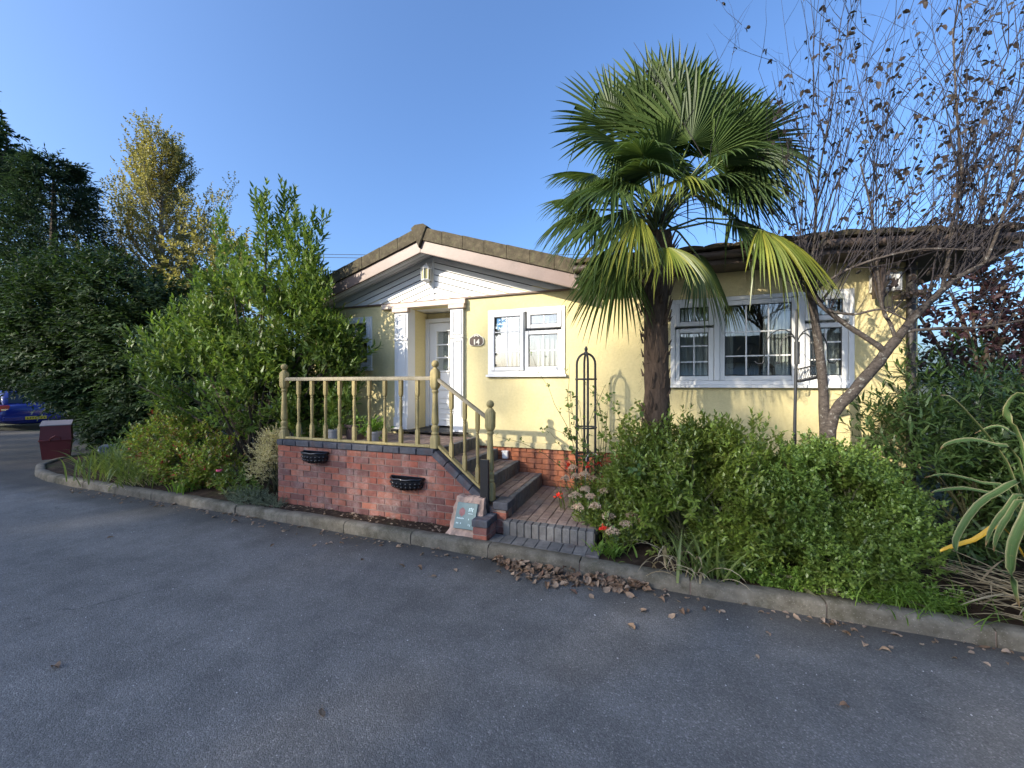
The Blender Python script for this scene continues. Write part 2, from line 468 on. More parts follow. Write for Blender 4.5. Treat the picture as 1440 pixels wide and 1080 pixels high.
M['dark_bark'] = barkmat('dark_bark', (0.07, 0.055, 0.042))
M['pale_bark'] = barkmat('pale_bark', (0.26, 0.23, 0.19))
M['stem'] = simple('green_stem', (0.075, 0.075, 0.035), 0.8, 0.3, 12)
M['terracotta'] = simple('dark_pot', (0.10, 0.065, 0.06), 0.7, 0.2, 10)
M['grey_pot'] = simple('grey_pot', (0.34, 0.34, 0.35), 0.6, 0.15, 10)
M['mat'] = simple('door_mat', (0.045, 0.035, 0.03), 0.95, 0.3, 40, 0.8, 200)
M['wire'] = simple('cable', (0.03, 0.03, 0.035), 0.7, 0.1)
M['white_wire'] = simple('white_wire', (0.72, 0.70, 0.66), 0.5, 0.08)
M['grey_post'] = simple('dark_downpipe', (0.045, 0.040, 0.040), 0.5, 0.2, 8)
M['litter'] = leafmat('dry_leaf', [(0.16, 0.10, 0.065), (0.26, 0.18, 0.12), (0.36, 0.27, 0.20), (0.21, 0.14, 0.095)], 0.12, 0.75, 0.2, clump=9)

# ------------------------------------------------------------------ the ground, road, kerb and bed
def sheet(name, poly, z, mat, kind='structure'):
    b = MB(); b.add([(x, y, z) for x, y in poly], [tuple(range(len(poly)))])
    return tag(b.build(name, mat), kind=kind)

sheet('ground', [(-900, -900), (900, -900), (900, 900), (-900, 900)], -0.03, M['ground'])

KERB = [(12.0, 3.36), (2.6, 3.40), (0.45, 3.42), (-2.0, 3.50), (-9.0, 3.585), (-9.9, 3.62), (-10.7, 3.76), (-11.4, 4.02), (-11.9, 4.42),
        (-12.25, 4.95), (-12.45, 5.6), (-12.6, 7.0), (-13.6, 20.0)]
def kerb_y(x):
    for (x1, y1), (x0, y0) in zip(KERB[:-1], KERB[1:]):
        if x0 <= x <= x1: return y0 + (y1 - y0) * (x - x0) / (x1 - x0)
    return 3.36

road = MB()
road_poly = [(70, -3.6), (70, 3.36)] + KERB + [(-13.6, 45), (-18.6, 45), (-18.0, 9.0), (-21.0, 7.2), (-80, 6.8), (-80, -3.6)]
road.add([(x, y, 0.0) for x, y in road_poly], [tuple(range(len(road_poly)))])
tag(road.build('road', M['asphalt']), kind='structure')

def offset_line(pts, d):
    out = []
    for i, p in enumerate(pts):
        a = pts[max(0, i - 1)]; b = pts[min(len(pts) - 1, i + 1)]
        tx, ty = b[0] - a[0], b[1] - a[1]; l = math.hypot(tx, ty)
        out.append((p[0] + ty / l * d, p[1] - tx / l * d))
    return out
def resample(pts, step):
    out = []; acc = 0.0; target = 0.0
    for a, b in zip(pts[:-1], pts[1:]):
        L = math.hypot(b[0] - a[0], b[1] - a[1])
        while target <= acc + L:
            k = (target - acc) / L; out.append((a[0] + (b[0] - a[0]) * k, a[1] + (b[1] - a[1]) * k)); target += step
        acc += L
    return out
# the kerb: a bed of concrete under separate stones
fine = resample(KERB, 0.10)
kb = MB()
inner = offset_line(fine, 0.112); outer = offset_line(fine, 0.012)
n = len(fine)
kb.add([(x, y, -0.02) for x, y in outer] + [(x, y, 0.095) for x, y in outer] + [(x, y, 0.095) for x, y in inner] + [(x, y, -0.02) for x, y in inner],
       [q for i in range(n - 1) for q in ((i, i + 1, n + i + 1, n + i), (n + i, n + i + 1, 2 * n + i + 1, 2 * n + i), (2 * n + i, 2 * n + i + 1, 3 * n + i + 1, 3 * n + i))])
kerb = tag(kb.build('kerb', M['mortar']), kind='structure')
per = 9
rng = random.Random(3)
for s0 in range(0, n - per, per):
    seg = fine[s0:s0 + per + 1]
    # trim both ends to leave a joint
    seg[0] = tuple(seg[0][k] + (seg[1][k] - seg[0][k]) * 0.05 for k in (0, 1))
    seg[-1] = tuple(seg[-1][k] + (seg[-2][k] - seg[-1][k]) * 0.05 for k in (0, 1))
    prof = [(0.0, -0.01), (0.0, 0.085), (0.008, 0.105), (0.028, 0.117), (0.112, 0.120), (0.124, 0.108), (0.124, -0.01)]
    rings = []
    j0 = rng.uniform(-0.006, 0.006); jz = rng.uniform(-0.008, 0.004)
    for i, p in enumerate(seg):
        a = seg[max(0, i - 1)]; b = seg[min(len(seg) - 1, i + 1)]
        tx, ty = b[0] - a[0], b[1] - a[1]; l = math.hypot(tx, ty); nx, ny = ty / l, -tx / l
        ring = []
        for (d, z) in prof:
            w = mnoise.noise(Vector((p[0] * 9, p[1] * 9, z * 30 + d * 30))) * 0.0055
            ring.append((p[0] + nx * (d + j0 + w), p[1] + ny * (d + j0 + w), z + (jz + w if z > 0 else 0)))
        rings.append(ring)
    b = MB(); v = [q for r_ in rings for q in r_]; m = len(prof)
    f = [(i * m + k, (i + 1) * m + k, (i + 1) * m + k + 1, i * m + k + 1) for i in range(len(seg) - 1) for k in range(m - 1)]
    f += [tuple(range(m - 1, -1, -1)), tuple(range((len(seg) - 1) * m, len(seg) * m))]
    f = [q[::-1] for q in f]
    b.add(v, f); b.build('kerb_stone', M['kerb'], kerb, 50)

# bed of soil behind the kerb: fine near the house front, coarse behind
xs = np.arange(-12.2, 4.6, 0.06); vs = np.linspace(0, 1, 30)
V = []
for x in xs:
    y0 = kerb_y(x) + 0.10
    if x < -11.9: y0 = 4.55 + (-11.9 - x) * 2.2
    for v_ in vs:
        y = y0 + (6.2 - y0) * v_
        z = 0.088 + mnoise.noise(Vector((x * 3.1, y * 3.1, 0))) * 0.018 + mnoise.noise(Vector((x * 13, y * 13, 4))) * 0.012 + 0.02 * min(1, v_ * 6)
        V.append((x, y, z))
V = np.array(V); nx_, nv_ = len(xs), len(vs)
i_, j_ = np.meshgrid(np.arange(nx_ - 1), np.arange(nv_ - 1), indexing='ij'); a_ = (i_ * nv_ + j_).ravel()
T = np.concatenate([np.stack([a_, a_ + nv_, a_ + nv_ + 1], 1), np.stack([a_, a_ + nv_ + 1, a_ + 1], 1)])
tag(tri_mesh('garden_bed', V, T, M['soil'], smooth=True), kind='structure')
sheet('rear_garden', [(60, 3.46), (60, 40), (-13.7, 40), (-12.7, 7.0), (-12.5, 5.7), (-12.2, 5.6), (4.5, 5.6), (4.5, 3.46)], 0.075, M['ground'])
sheet('verge', [(70, -3.65), (-80, -3.65), (-80, -60), (70, -60)], 0.02, M['ground'])

# ------------------------------------------------------------------ the bungalow
house = thing('bungalow', 'pale yellow bungalow with white gable, brown fascia and white framed windows', 'bungalow', (-1.5, 5.4, 0.0))
HO = Vector((1.5, -5.4, 0.0))
def hpart(mb, name, mat, parent=None, smooth=None):
    """a part whose shapes were given in world coordinates"""
    mb.v = [tuple(Vector(p) + HO) for p in mb.v]
    return mb.build(name, mat, parent or house, smooth)

WX0, WX1, WY = -5.95, 2.69, 5.37
TOPZ = 3.12
# front wall built round its openings
OPEN = [(-5.10, -4.43, 1.96, 2.84), (-3.70, -2.86, 0.62, 2.93), (-2.30, -1.13, 1.84, 2.80), (0.24, 2.14, 1.69, 2.77)]
w = MB()
xs_ = sorted({WX0, WX1} | {o[0] for o in OPEN} | {o[1] for o in OPEN})
for xa, xb in zip(xs_[:-1], xs_[1:]):
    o = next((o for o in OPEN if o[0] <= xa + 1e-6 and o[1] >= xb - 1e-6), None)
    if o is None: w.box(xa, xb, WY, WY + 0.16, 0.79, TOPZ)
    else:
        if o[2] > 0.8: w.box(xa, xb, WY, WY + 0.16, 0.79, o[2])
        w.box(xa, xb, WY, WY + 0.16, o[3], TOPZ)
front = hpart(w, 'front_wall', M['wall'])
w = MB()
w.box(WX0, WX0 + 0.16, WY + 0.16, 11.4, 0.06, TOPZ); w.box(WX1 - 0.16, WX1, WY + 0.16, 11.4, 0.06, TOPZ); w.box(WX0, WX1, 11.4, 11.56, 0.06, TOPZ)
hpart(w, 'side_wall', M['wall'])
w = MB()      # inside: back partition, floor, ceiling
w.box(WX0 + 0.17, WX1 - 0.17, 8.6, 8.7, 0.8, 3.0); w.box(WX0 + 0.17, WX1 - 0.17, WY + 0.17, 8.59, 0.72, 0.80)
w.box(WX0 + 0.17, -3.9, WY + 0.17, 8.59, 2.93, 3.0); w.box(-2.6, WX1 - 0.17, WY + 0.17, 8.59, 2.93, 3.0)
hpart(w, 'room', M['room'])
# porch recess
w = MB(); w.box(-3.86, -3.70, WY + 0.16, 5.92, 0.62, 2.93); w.box(-2.80, -2.64, WY + 0.16, 5.92, 0.62, 2.93); w.box(-3.86, -2.64, 5.92, 6.02, 2.83, 2.93)
hpart(w, 'porch_wall', M['wall'])
w = MB(); w.box(-3.86, -2.64, WY + 0.02, 6.02, 2.94, 2.97); hpart(w, 'porch_ceiling', M['soffit'])
# bottom lip of the render and the brick plinth
w = MB()
for xa, xb in ((WX0 - 0.01, -3.96), (-2.66, WX1 + 0.01)):
    w.prism([(xa, 0.775), (xb, 0.775), (xb, 0.855), (xa, 0.855)], WY - 0.028, WY - 0.001)
hpart(w, 'base_trim', M['wall'])
w = MB(); w.box(WX0 + 0.02, WX1 - 0.02, WY + 0.022, WY + 0.15, 0.05, 0.774); plinth = hpart(w, 'plinth', M['plinth_mortar'])
bm_half = {}
def brick_mesh(L, h, d=0.05, key='b'):
    k = (round(L, 3), round(h, 3), key)
    if k not in bm_half:
        b = MB(); b.prism_c([(0, 0), (L, 0), (L, h), (0, h)], 0, d, 0.004); bm_half[k] = b.mesh('brick')
        bm_half[k].materials.append(M['plinth_brick'] if key == 'p' else M['brick'])
    return bm_half[k]
rng = random.Random(11)
cz = 0.79 - 0.077; row = 0
while cz > 0.08:
    x = -2.62 - (0.115 if row % 2 else 0)
    while x < 0.55:
        o = link('brick', brick_mesh(0.222, 0.067, 0.05, 'p'), plinth)
        o.location = Vector((x, WY + 0.010 + rng.uniform(-0.002, 0.002), cz)) + HO
        x += 0.232
    cz -= 0.077; row += 1

# ---- windows
def window(x0, x1, z0, z1, Y, casements, sill=True, blinds=None, label=None, deep=0.075):
    """casements: (xa, xb, za, zb, columns, rows, opening?) inside the frame"""
    fr = MB(); fw = 0.052
    fr.cbox(x0, x0 + fw, Y - 0.018, Y + deep, z0, z1, 0.004); fr.cbox(x1 - fw, x1, Y - 0.018, Y + deep, z0, z1, 0.004)
    fr.cbox(x0 + fw, x1 - fw, Y - 0.018, Y + deep, z1 - fw, z1, 0.004); fr.cbox(x0 + fw, x1 - fw, Y - 0.018, Y + deep, z0, z0 + fw, 0.004)
    win = hpart(fr, 'window', M['upvc'])
    if label: win['label'] = label
    def sub(mb, name, mat): 
        return hpart(mb, name, mat, win)
    HW = win
    for (xa, xb, za, zb, cols, rows, opening) in casements:
        cf = MB(); s = 0.058; y0 = Y - 0.034 if opening else Y - 0.006
        for (a, b, c, d) in ((xa, xa + s, za, zb), (xb - s, xb, za, zb), (xa + s, xb - s, zb - s, zb), (xa + s, xb - s, za, za + s)):
            cf.cbox(a + 0.001, b - 0.001, y0, Y + 0.055, c + 0.001, d - 0.001, 0.006)
        sub(cf, 'casement', M['upvc'])
        gx0, gx1, gz0, gz1 = xa + s, xb - s, za + s, zb - s
        se = MB(); q = 0.007
        for (a, b, c, d) in ((gx0, gx0 + q, gz0, gz1), (gx1 - q, gx1, gz0, gz1), (gx0 + q, gx1 - q, gz0, gz0 + q), (gx0 + q, gx1 - q, gz1 - q, gz1)):
            se.box(a, b, y0 + 0.012, Y + 0.05, c, d)
        sub(se, 'seal', M['seal'])
        g = MB(); g.box(gx0 + 0.001, gx1 - 0.001, y0 + 0.020, y0 + 0.024, gz0 + 0.001, gz1 - 0.001); sub(g, 'pane', M['glass'])
        b = MB(); bw = 0.0075
        for i in range(1, cols):
            x = gx0 + (gx1 - gx0) * i / cols; b.box(x - bw, x + bw, y0 + 0.013, y0 + 0.0195, gz0 + .008, gz1 - .008)
        for r_ in rows:
            z = gz0 + (gz1 - gz0) * r_
            for i in range(cols):
                xa_ = gx0 + (gx1 - gx0) * i / cols + (bw if i else 0); xb_ = gx0 + (gx1 - gx0) * (i + 1) / cols - (bw if i < cols - 1 else 0)
                b.box(xa_ + (0 if i else .008), xb_ - (0 if i < cols - 1 else .008), y0 + 0.013, y0 + 0.0195, z - bw, z + bw)
        if b.v: sub(b, 'glazing_bar', M['upvc'])
    if sill:
        sb = MB(); sb.prism([(x0 - 0.02, z0 - 0.034), (x1 + 0.02, z0 - 0.034), (x1 + 0.02, z0 - 0.001), (x0 - 0.02, z0 - 0.001)], Y - 0.055, Y + 0.03); sub(sb, 'sill', M['upvc'])
    if blinds == 'vertical':
        x = x0 + 0.08; r2 = random.Random(5)
        while x < x1 - 0.06:
            a = R(r2.uniform(24, 36)) if x > x0 + 0.25 else R(62); hw = 0.042
            m = MB(); c, s_ = math.cos(a) * hw, math.sin(a) * hw
            y = Y + 0.125
            m.add([(x - c, y + s_, z0 + 0.03), (x + c, y - s_, z0 + 0.03), (x + c, y - s_, z1 - 0.04), (x - c, y + s_, z1 - 0.04),
                   (x - c + .001, y + s_ + 0.002, z0 + 0.03), (x + c + .001, y - s_ + 0.002, z0 + 0.03), (x + c + .001, y - s_ + 0.002, z1 - 0.04), (x - c + .001, y + s_ + 0.002, z1 - 0.04)],
                  [(0, 1, 2, 3), (7, 6, 5, 4), (0, 4, 5, 1), (1, 5, 6, 2), (2, 6, 7, 3), (3, 7, 4, 0)])
            sub(m, 'blind_slat', M['blind']); x += 0.072
    if blinds and blinds != 'vertical':
        for (xa, xb) in blinds:     # gathered curtain with folds
            m = MB(); N = 40; y = Y + 0.17
            pts = [(xa + (xb - xa) * i / N, y + 0.022 * math.sin(i * 1.15) + 0.008 * math.sin(i * 2.9)) for i in range(N + 1)]
            m.add([(x, yy, z0 + 0.02) for x, yy in pts] + [(x, yy, z1 - 0.03) for x, yy in pts] , [(i, i + 1, N + 2 + i, N + 1 + i) for i in range(N)])
            sub(m, 'curtain', M['curtain'])
    return win
window(-2.30, -1.13, 1.84, 2.80, WY, [(-2.248, -1.735, 1.892, 2.748, 2, (0.295, 0.70), True), (-1.685, -1.182, 2.50, 2.748, 2, (), True),
       (-1.725, -1.182, 1.892, 2.47, 2, (0.5,), False)], True, 'vertical')
b = MB(); b.cbox(-1.733, -1.727, WY - 0.016, WY + 0.05, 1.893, 2.747, 0.001)
hpart(b, 'mullion', M['upvc'])
window(0.24, 2.14, 1.69, 2.77, WY, [(0.292, 0.735, 2.425, 2.718, 2, (), True), (0.292, 0.735, 1.742, 2.40, 2, (0.33, 0.70), False),
       (0.80, 1.61, 1.742, 2.718, 3, (0.28, 0.62), False), (1.675, 2.088, 2.425, 2.718, 2, (), True), (1.675, 2.088, 1.742, 2.40, 2, (0.33, 0.70), False)],
       True, [(0.29, 0.78), (0.84, 0.98), (1.30, 1.58), (1.68, 2.09)], 'wide white window of three bays right of the palm')  # two middle curtains are added, pale in place of a bright reflection
for xm in (0.7675, 1.6425):
    b = MB(); b.cbox(xm - 0.031, xm + 0.031, WY - 0.03, WY + 0.06, 1.7425, 2.7175, 0.006); hpart(b, 'mullion', M['upvc'])
window(-5.10, -4.43, 1.96, 2.84, WY, [(-5.048, -4.482, 2.46, 2.788, 2, (), True), (-5.048, -4.482, 2.012, 2.45, 2, (), False)], True, [(-5.0, -4.75)])
window(2.27, 2.52, 2.70, 2.90, WY - 0.075, [(2.29, 2.50, 2.715, 2.885, 1, (), True)], False, None, 'small high window near the right corner', 0.073)

# ---- door
dr = MB(); DY = 5.90
dr.cbox(-3.70, -3.635, DY - 0.05, DY + 0.05, 0.96, 2.83, 0.005); dr.cbox(-2.865, -2.80, DY - 0.05, DY + 0.05, 0.96, 2.83, 0.005); dr.cbox(-3.635, -2.865, DY - 0.05, DY + 0.05, 2.76, 2.83, 0.005)
door = hpart(dr, 'door', M['upvc'])
lf = MB(); dx0, dx1, dz0, dz1 = -3.628, -2.872, 0.985, 2.752
gx0, gx1, gz0, gz1 = -3.475, -3.025, 1.93, 2.60
for (a, b_, c, d) in ((dx0, gx0, dz0, dz1), (gx1, dx1, dz0, dz1), (gx0, gx1, gz1, dz1), (gx0, gx1, dz0, gz0)):
    lf.box(a, b_, DY - 0.03, DY + 0.02, c, d)
hpart(lf, 'door_leaf', M['upvc'], door)
mo = MB()
for (a, b_, c, d) in ((gx0 - 0.03, gx1 + 0.03, gz0 - 0.03, gz1 + 0.03), (-3.475, -3.025, 1.08, 1.62)):
    t_ = 0.026
    mo.cbox(a, a + t_, DY - 0.045, DY - 0.0305, c, d, 0.006); mo.cbox(b_ - t_, b_, DY - 0.045, DY - 0.0305, c, d, 0.006)
    mo.cbox(a + t_, b_ - t_, DY - 0.045, DY - 0.0305, c, c + t_, 0.006); mo.cbox(a + t_, b_ - t_, DY - 0.045, DY - 0.0305, d - t_, d, 0.006)
for z in (1.18, 1.27, 1.36, 1.45): mo.cbox(-3.44, -3.06, DY - 0.042, DY - 0.0305, z, z + 0.035, 0.008)
hpart(mo, 'door_moulding', M['upvc'], door)
g = MB(); g.box(gx0 + .001, gx1 - .001, DY - 0.012, DY - 0.008, gz0 + .001, gz1 - .001); hpart(g, 'pane', M['glass'], door)
g = MB(); xm = (gx0 + gx1) / 2
g.box(xm - 0.01, xm + 0.01, DY - 0.024, DY - 0.014, gz0, gz1)
for k in (1, 2): 
    z = gz0 + (gz1 - gz0) * k / 3
    g.box(gx0, xm - 0.01, DY - 0.024, DY - 0.014, z - 0.01, z + 0.01); g.box(xm + 0.01, gx1, DY - 0.024, DY - 0.014, z - 0.01, z + 0.01)
hpart(g, 'glazing_bar', M['upvc'], door)
g = MB(); g.cbox(-3.60, -3.565, DY - 0.045, DY - 0.03, 1.72, 1.94, 0.005); g.tube([(-3.583, DY - 0.045, 1.84), (-3.583, DY - 0.075, 1.84), (-3.50, DY - 0.078, 1.838)], 0.009, 8)
hpart(g, 'handle', M['chrome'], door)
g = MB(); g.box(gx0 - .02, gx1 + .02, DY + 0.03, DY + 0.035, gz0 - .05, gz1 + .05); hpart(g, 'door_blind', M['room'], door)
g = MB(); g.cbox(-3.69, -2.81, WY - 0.02, DY - 0.06, 0.90, 0.958, 0.008); hpart(g, 'threshold', M['seal'])
g = MB(); g.cbox(-3.97, -2.62, WY - 0.12, WY - 0.022, 0.935, 0.962, 0.006); hpart(g, 'door_step', M['seal'])

# ---- pilasters of the porch
def pilaster(x0, x1, ret):
    g = MB(); yf = WY - 0.055
    g.box(x0, x1, yf, WY - 0.002, 0.964, 2.855)
    p = hpart(g, 'pilaster', M['upvc'])
    g = MB(); t_ = 0.03
    for (za, zb) in ((1.20, 2.38), (2.46, 2.84)):
        a, b_ = x0 + 0.02, x1 - 0.02
        g.cbox(a, a + t_, yf - 0.012, yf - 0.0005, za, zb, 0.004); g.cbox(b_ - t_, b_, yf - 0.012, yf - 0.0005, za, zb, 0.004)
        g.cbox(a + t_, b_ - t_, yf - 0.012, yf - 0.0005, za, za + t_, 0.004); g.cbox(a + t_, b_ - t_, yf - 0.012, yf - 0.0005, zb - t_, zb, 0.004)
    g.cbox(x0 - 0.008, x1 + 0.008, yf - 0.016, WY - 0.002, 2.405, 2.435, 0.005)
    g.cbox(x0 - 0.012, x1 + 0.012, yf - 0.02, WY - 0.002, 0.966, 1.16, 0.006)
    hpart(g, 'pilaster_moulding', M['upvc'], p)
    g = MB(); g.cbox(x0 - 0.035, x1 + 0.035, yf - 0.035, WY - 0.002, 2.858, 2.925, 0.008); hpart(g, 'capital', M['beam'], p)
    if ret:
        g = MB(); g.box(ret[0], ret[1], WY - 0.05, WY + 0.155, 0.964, 2.93); hpart(g, 'pilaster_return', M['upvc'], p)
pilaster(-3.94, -3.705, (-3.704, -3.692))
pilaster(-2.905, -2.70, (-2.917, -2.906))
g = MB(); g.cbox(-4.19, -2.655, WY - 0.075, WY - 0.002, 2.926, 3.005, 0.006); hpart(g, 'porch_beam', M['beam'])

# ---- gable: boards in a chevron, trims, soffit, fascia, verge tiles
AX, SL = -3.25, 0.315
gz0 = 3.02; apex = 3.735
g = MB(); hw = (apex - gz0) / SL
g.prism([(AX - hw, gz0), (AX + hw, gz0), (AX, apex)], WY + 0.004, WY + 0.12); gable = hpart(g, 'gable_wall', M['gable_back'])
def clip(poly, a, b_, c):
    """keep the part of a polygon where a*x + b*z + c >= 0"""
    out = []
    for i in range(len(poly)):
        p, q = poly[i], poly[(i + 1) % len(poly)]
        dp, dq = a * p[0] + b_ * p[1] + c, a * q[0] + b_ * q[1] + c
        if dp >= 0: out.append(p)
        if (dp >= 0) != (dq >= 0):
            k = dp / (dp - dq); out.append((p[0] + (q[0] - p[0]) * k, p[1] + (q[1] - p[1]) * k))
    return out
bw = 0.098
for sd in (-1, 1):
    k = 0
    while True:
        z1, z0 = apex - 0.01 - k * bw, apex - 0.01 - (k + 1) * bw + 0.015
        X = 2.6
        poly = [(AX + sd * 0.022, z0 - 0.022 * SL), (AX + sd * X, z0 - X * SL), (AX + sd * X, z1 - X * SL), (AX + sd * 0.022, z1 - 0.022 * SL)]
        if sd < 0: poly = poly[::-1]
        poly = clip(poly, 0, 1, -(gz0 + 0.012))
        if len(poly) < 3: break
        # each board leans out at its lower edge
        g = MB(); n_ = len(poly)
        def yy(p):
            zt = p[1] + abs(p[0] - AX) * SL
            return WY - 0.006 - 0.010 * (z1 - zt) / bw
        v = [(x, yy((x, z)), z) for x, z in poly] + [(x, WY + 0.003, z) for x, z in poly]
        g.add(v, [tuple(range(n_)), tuple(range(2 * n_ - 1, n_ - 1, -1))] + [(i + n_, (i + 1) % n_ + n_, (i + 1) % n_, i) for i in range(n_)])
        hpart(g, 'board', M['clad'], gable)
        k += 1
        if k > 9: break
g = MB(); g.cbox(AX - 0.021, AX + 0.021, WY - 0.024, WY + 0.002, gz0 + 0.012, apex - 0.03, 0.004); hpart(g, 'centre_trim', M['upvc'], gable)
g = MB(); g.box(AX - hw - 0.02, AX + hw + 0.02, WY - 0.036, WY + 0.003, gz0 - 0.012, gz0 + 0.011); hpart(g, 'lower_trim', M['brown_trim'], gable)
FY = 5.0
for sd in (-1, 1):
    def q(d, z): return (AX + sd * d, z)
    def slab(name, d0, d1, zo0, zo1, y0, y1, mat, par=None, flat=False):
        p = [q(d0, apex + zo0 - d0 * SL), q(d1, apex + zo0 - d1 * SL), q(d1, apex + zo1 - d1 * SL), q(d0, apex + zo1 - d0 * SL)]
        if sd < 0: p = p[::-1]
        g = MB(); g.prism(p, y0, y1); return hpart(g, name, mat, par)
    half = 2.36
    slab('soffit', 0.002, half, -0.015, 0.0, FY + 0.022, WY - 0.018, M['soffit'], gable)
    for j in range(4):
        y = FY + 0.05 + j * 0.085
        slab('soffit_groove', 0.002, half, -0.019, -0.0152, y, y + 0.006, M['room'], gable)
    slab('fascia', 0.004, half, -0.055, 0.118, FY, FY + 0.02, M['fascia'], gable)
    slab('fascia_lip', 0.004, half, -0.066, -0.0555, FY - 0.004, FY + 0.03, M['brown_trim'], gable)
    # verge tiles, one by one, each lapping the next
    L = 0.335; d = 0.05
    while d < half - 0.05:
        d1 = min(d + L, half + 0.02)
        g = MB()
        za, zb = apex + 0.122 - d * SL, apex + 0.122 - d1 * SL
        top = 0.19
        p = [q(d + 0.0015, za), q(d1 - 0.0015, zb - 0.002), q(d1 - 0.0015, zb + top - 0.002), q(d + 0.0015, za + top + 0.003)]
        if sd < 0: p = p[::-1]
        g.prism_c(p, FY - 0.028 - rng.uniform(0, 0.003), FY + 0.16, 0.004)
        hpart(g, 'verge_tile', M['tile'], gable); d += L
g = MB()
g.prism_c([(AX - 0.001, apex - 0.005), (AX + 0.06, apex + 0.12), (AX + 0.14, apex + 0.30), (AX + 0.07, apex + 0.345), (AX - 0.07, apex + 0.345), (AX - 0.14, apex + 0.30), (AX - 0.06, apex + 0.12)], FY - 0.05, FY + 0.3, 0.012)
hpart(g, 'ridge_cap', M['tile'], gable)
g = MB()
g.prism([(AX - 2.38, apex + 0.30 - 2.38 * SL), (AX - 2.38, apex + 0.20 - 2.38 * SL), (AX, apex + 0.20), (AX + 2.38, apex + 0.20 - 2.38 * SL), (AX + 2.38, apex + 0.30 - 2.38 * SL), (AX, apex + 0.30)][::-1], FY + 0.165, 9.5)
roof = hpart(g, 'roof', M['tile'])
g = MB(); g.tube([(AX, FY + 0.2, apex + 0.285), (AX, 9.5, apex + 0.285)], 0.09, 10); hpart(g, 'ridge', M['tile'], roof)
# main roof: eaves left and right of the gable
def eave(x0, x1, dz=0.0):
    EY = 4.96; N = max(2, int((x1 - x0) / 0.3))
    def ez(x): return 3.255 - max(0, x - 1.9) * 0.085 + dz
    g = MB()
    for i in range(N):
        a, b_ = x0 + (x1 - x0) * i / N, x0 + (x1 - x0) * (i + 1) / N
        za, zb = ez(a), ez(b_)
        g.add([(a, EY - 0.05, za - 0.03), (b_, EY - 0.05, zb - 0.03), (b_, EY - 0.05, zb + 0.012), (a, EY - 0.05, za + 0.012),
               (a, 9.0, za + 0.98), (b_, 9.0, zb + 0.98), (a, 9.0, za + 0.90), (b_, 9.0, zb + 0.90)],
              [(0, 1, 2, 3), (3, 2, 5, 4), (1, 0, 6, 7), (0, 3, 4, 6), (2, 1, 7, 5)])
    main = hpart(g, 'roof', M['tile'])
    # a course of tile ends along the edge
    x = x0
    while x < x1 - 0.1:
        xb = min(x + 0.30, x1); g = MB(); N2 = 6
        top = []
        for k in range(N2 + 1):
            xx = x + 0.004 + (xb - x - 0.008) * k / N2
            top.append((xx, ez(xx) + 0.012 + 0.022 * math.sin(math.pi * k / N2)))
        poly = [(x + 0.004, ez(x) - 0.02), (xb - 0.004, ez(xb) - 0.02)] + top[::-1]
        g.prism(poly, EY - 0.068 - rng.uniform(0, 0.008), EY + 0.3)
        hpart(g, 'tile', M['tile'], main); x += 0.30
    g = MB(); a, b_ = x0, x1
    g.prism([(x0, ez(x0) - 0.19), (1.9, ez(1.9) - 0.19), (x1, ez(x1) - 0.19), (x1, ez(x1) - 0.035), (1.9, ez(1.9) - 0.035), (x0, ez(x0) - 0.035)] if x1 > 2 else
            [(x0, ez(x0) - 0.19), (x1, ez(x1) - 0.19), (x1, ez(x1) - 0.035), (x0, ez(x0) - 0.035)], EY, EY + 0.02)
    hpart(g, 'eave_fascia', M['dark_fascia'], main)
    g = MB(); zs = ez(1.0) - 0.19
    g.box(x0, min(x1, 2.0), EY + 0.021, WY - 0.002, zs + 0.005, zs + 0.017)
    if x1 > 2:
        g.add([(2.0, EY + 0.021, zs + .005), (x1, EY + .021, ez(x1) - 0.185), (x1, 9, ez(x1) - 0.185), (2.0, 9, zs + .005)], [(3, 2, 1, 0)])
    hpart(g, 'soffit', M['dark_fascia'], main)
    if x1 > 2:
        g = MB(); z = ez(x1); g.add([(x1, EY, z - .19), (x1, 9.0, z + 0.72), (x1, 9.0, z + 0.90), (x1, EY, z - .03), (x1 + .02, EY, z - .19), (x1 + .02, 9.0, z + 0.72), (x1 + .02, 9.0, z + 0.90), (x1 + .02, EY, z - .03)],
                                  [(0, 1, 2, 3), (7, 6, 5, 4), (0, 4, 5, 1), (1, 5, 6, 2), (2, 6, 7, 3), (3, 7, 4, 0)])
        hpart(g, 'barge_board', M['dark_fascia'], main)
    # gutter
    g = MB(); pts = [(x0 + (x1 - x0) * i / 12, EY - 0.045, ez(x0 + (x1 - x0) * i / 12) - 0.095) for i in range(13)]
    g.tube(pts, 0.045, 8); hpart(g, 'gutter', M['dark_fascia'], main, 60)
eave(-0.93, 3.22)
eave(-6.2, -5.57)
g = MB(); g.tube([(2.60, 5.30, 3.1), (2.60, 5.30, 0.12)], 0.040, 10)
for z in (0.9, 1.9, 2.9): g.lathe([(0, 0.043), (0, 0.05), (0.05, 0.05), (0.05, 0.043)], 10, None, (2.60, 5.30, z))
hpart(g, 'downpipe', M['grey_post'], None, 50)
g = MB(); g.box(2.44, 2.56, 4.99, 5.30, 2.60, 2.64); g.box(2.26, 2.30, 5.10, 5.28, 2.62, 2.95)
hpart(g, 'window_hood', M['dark_fascia'])

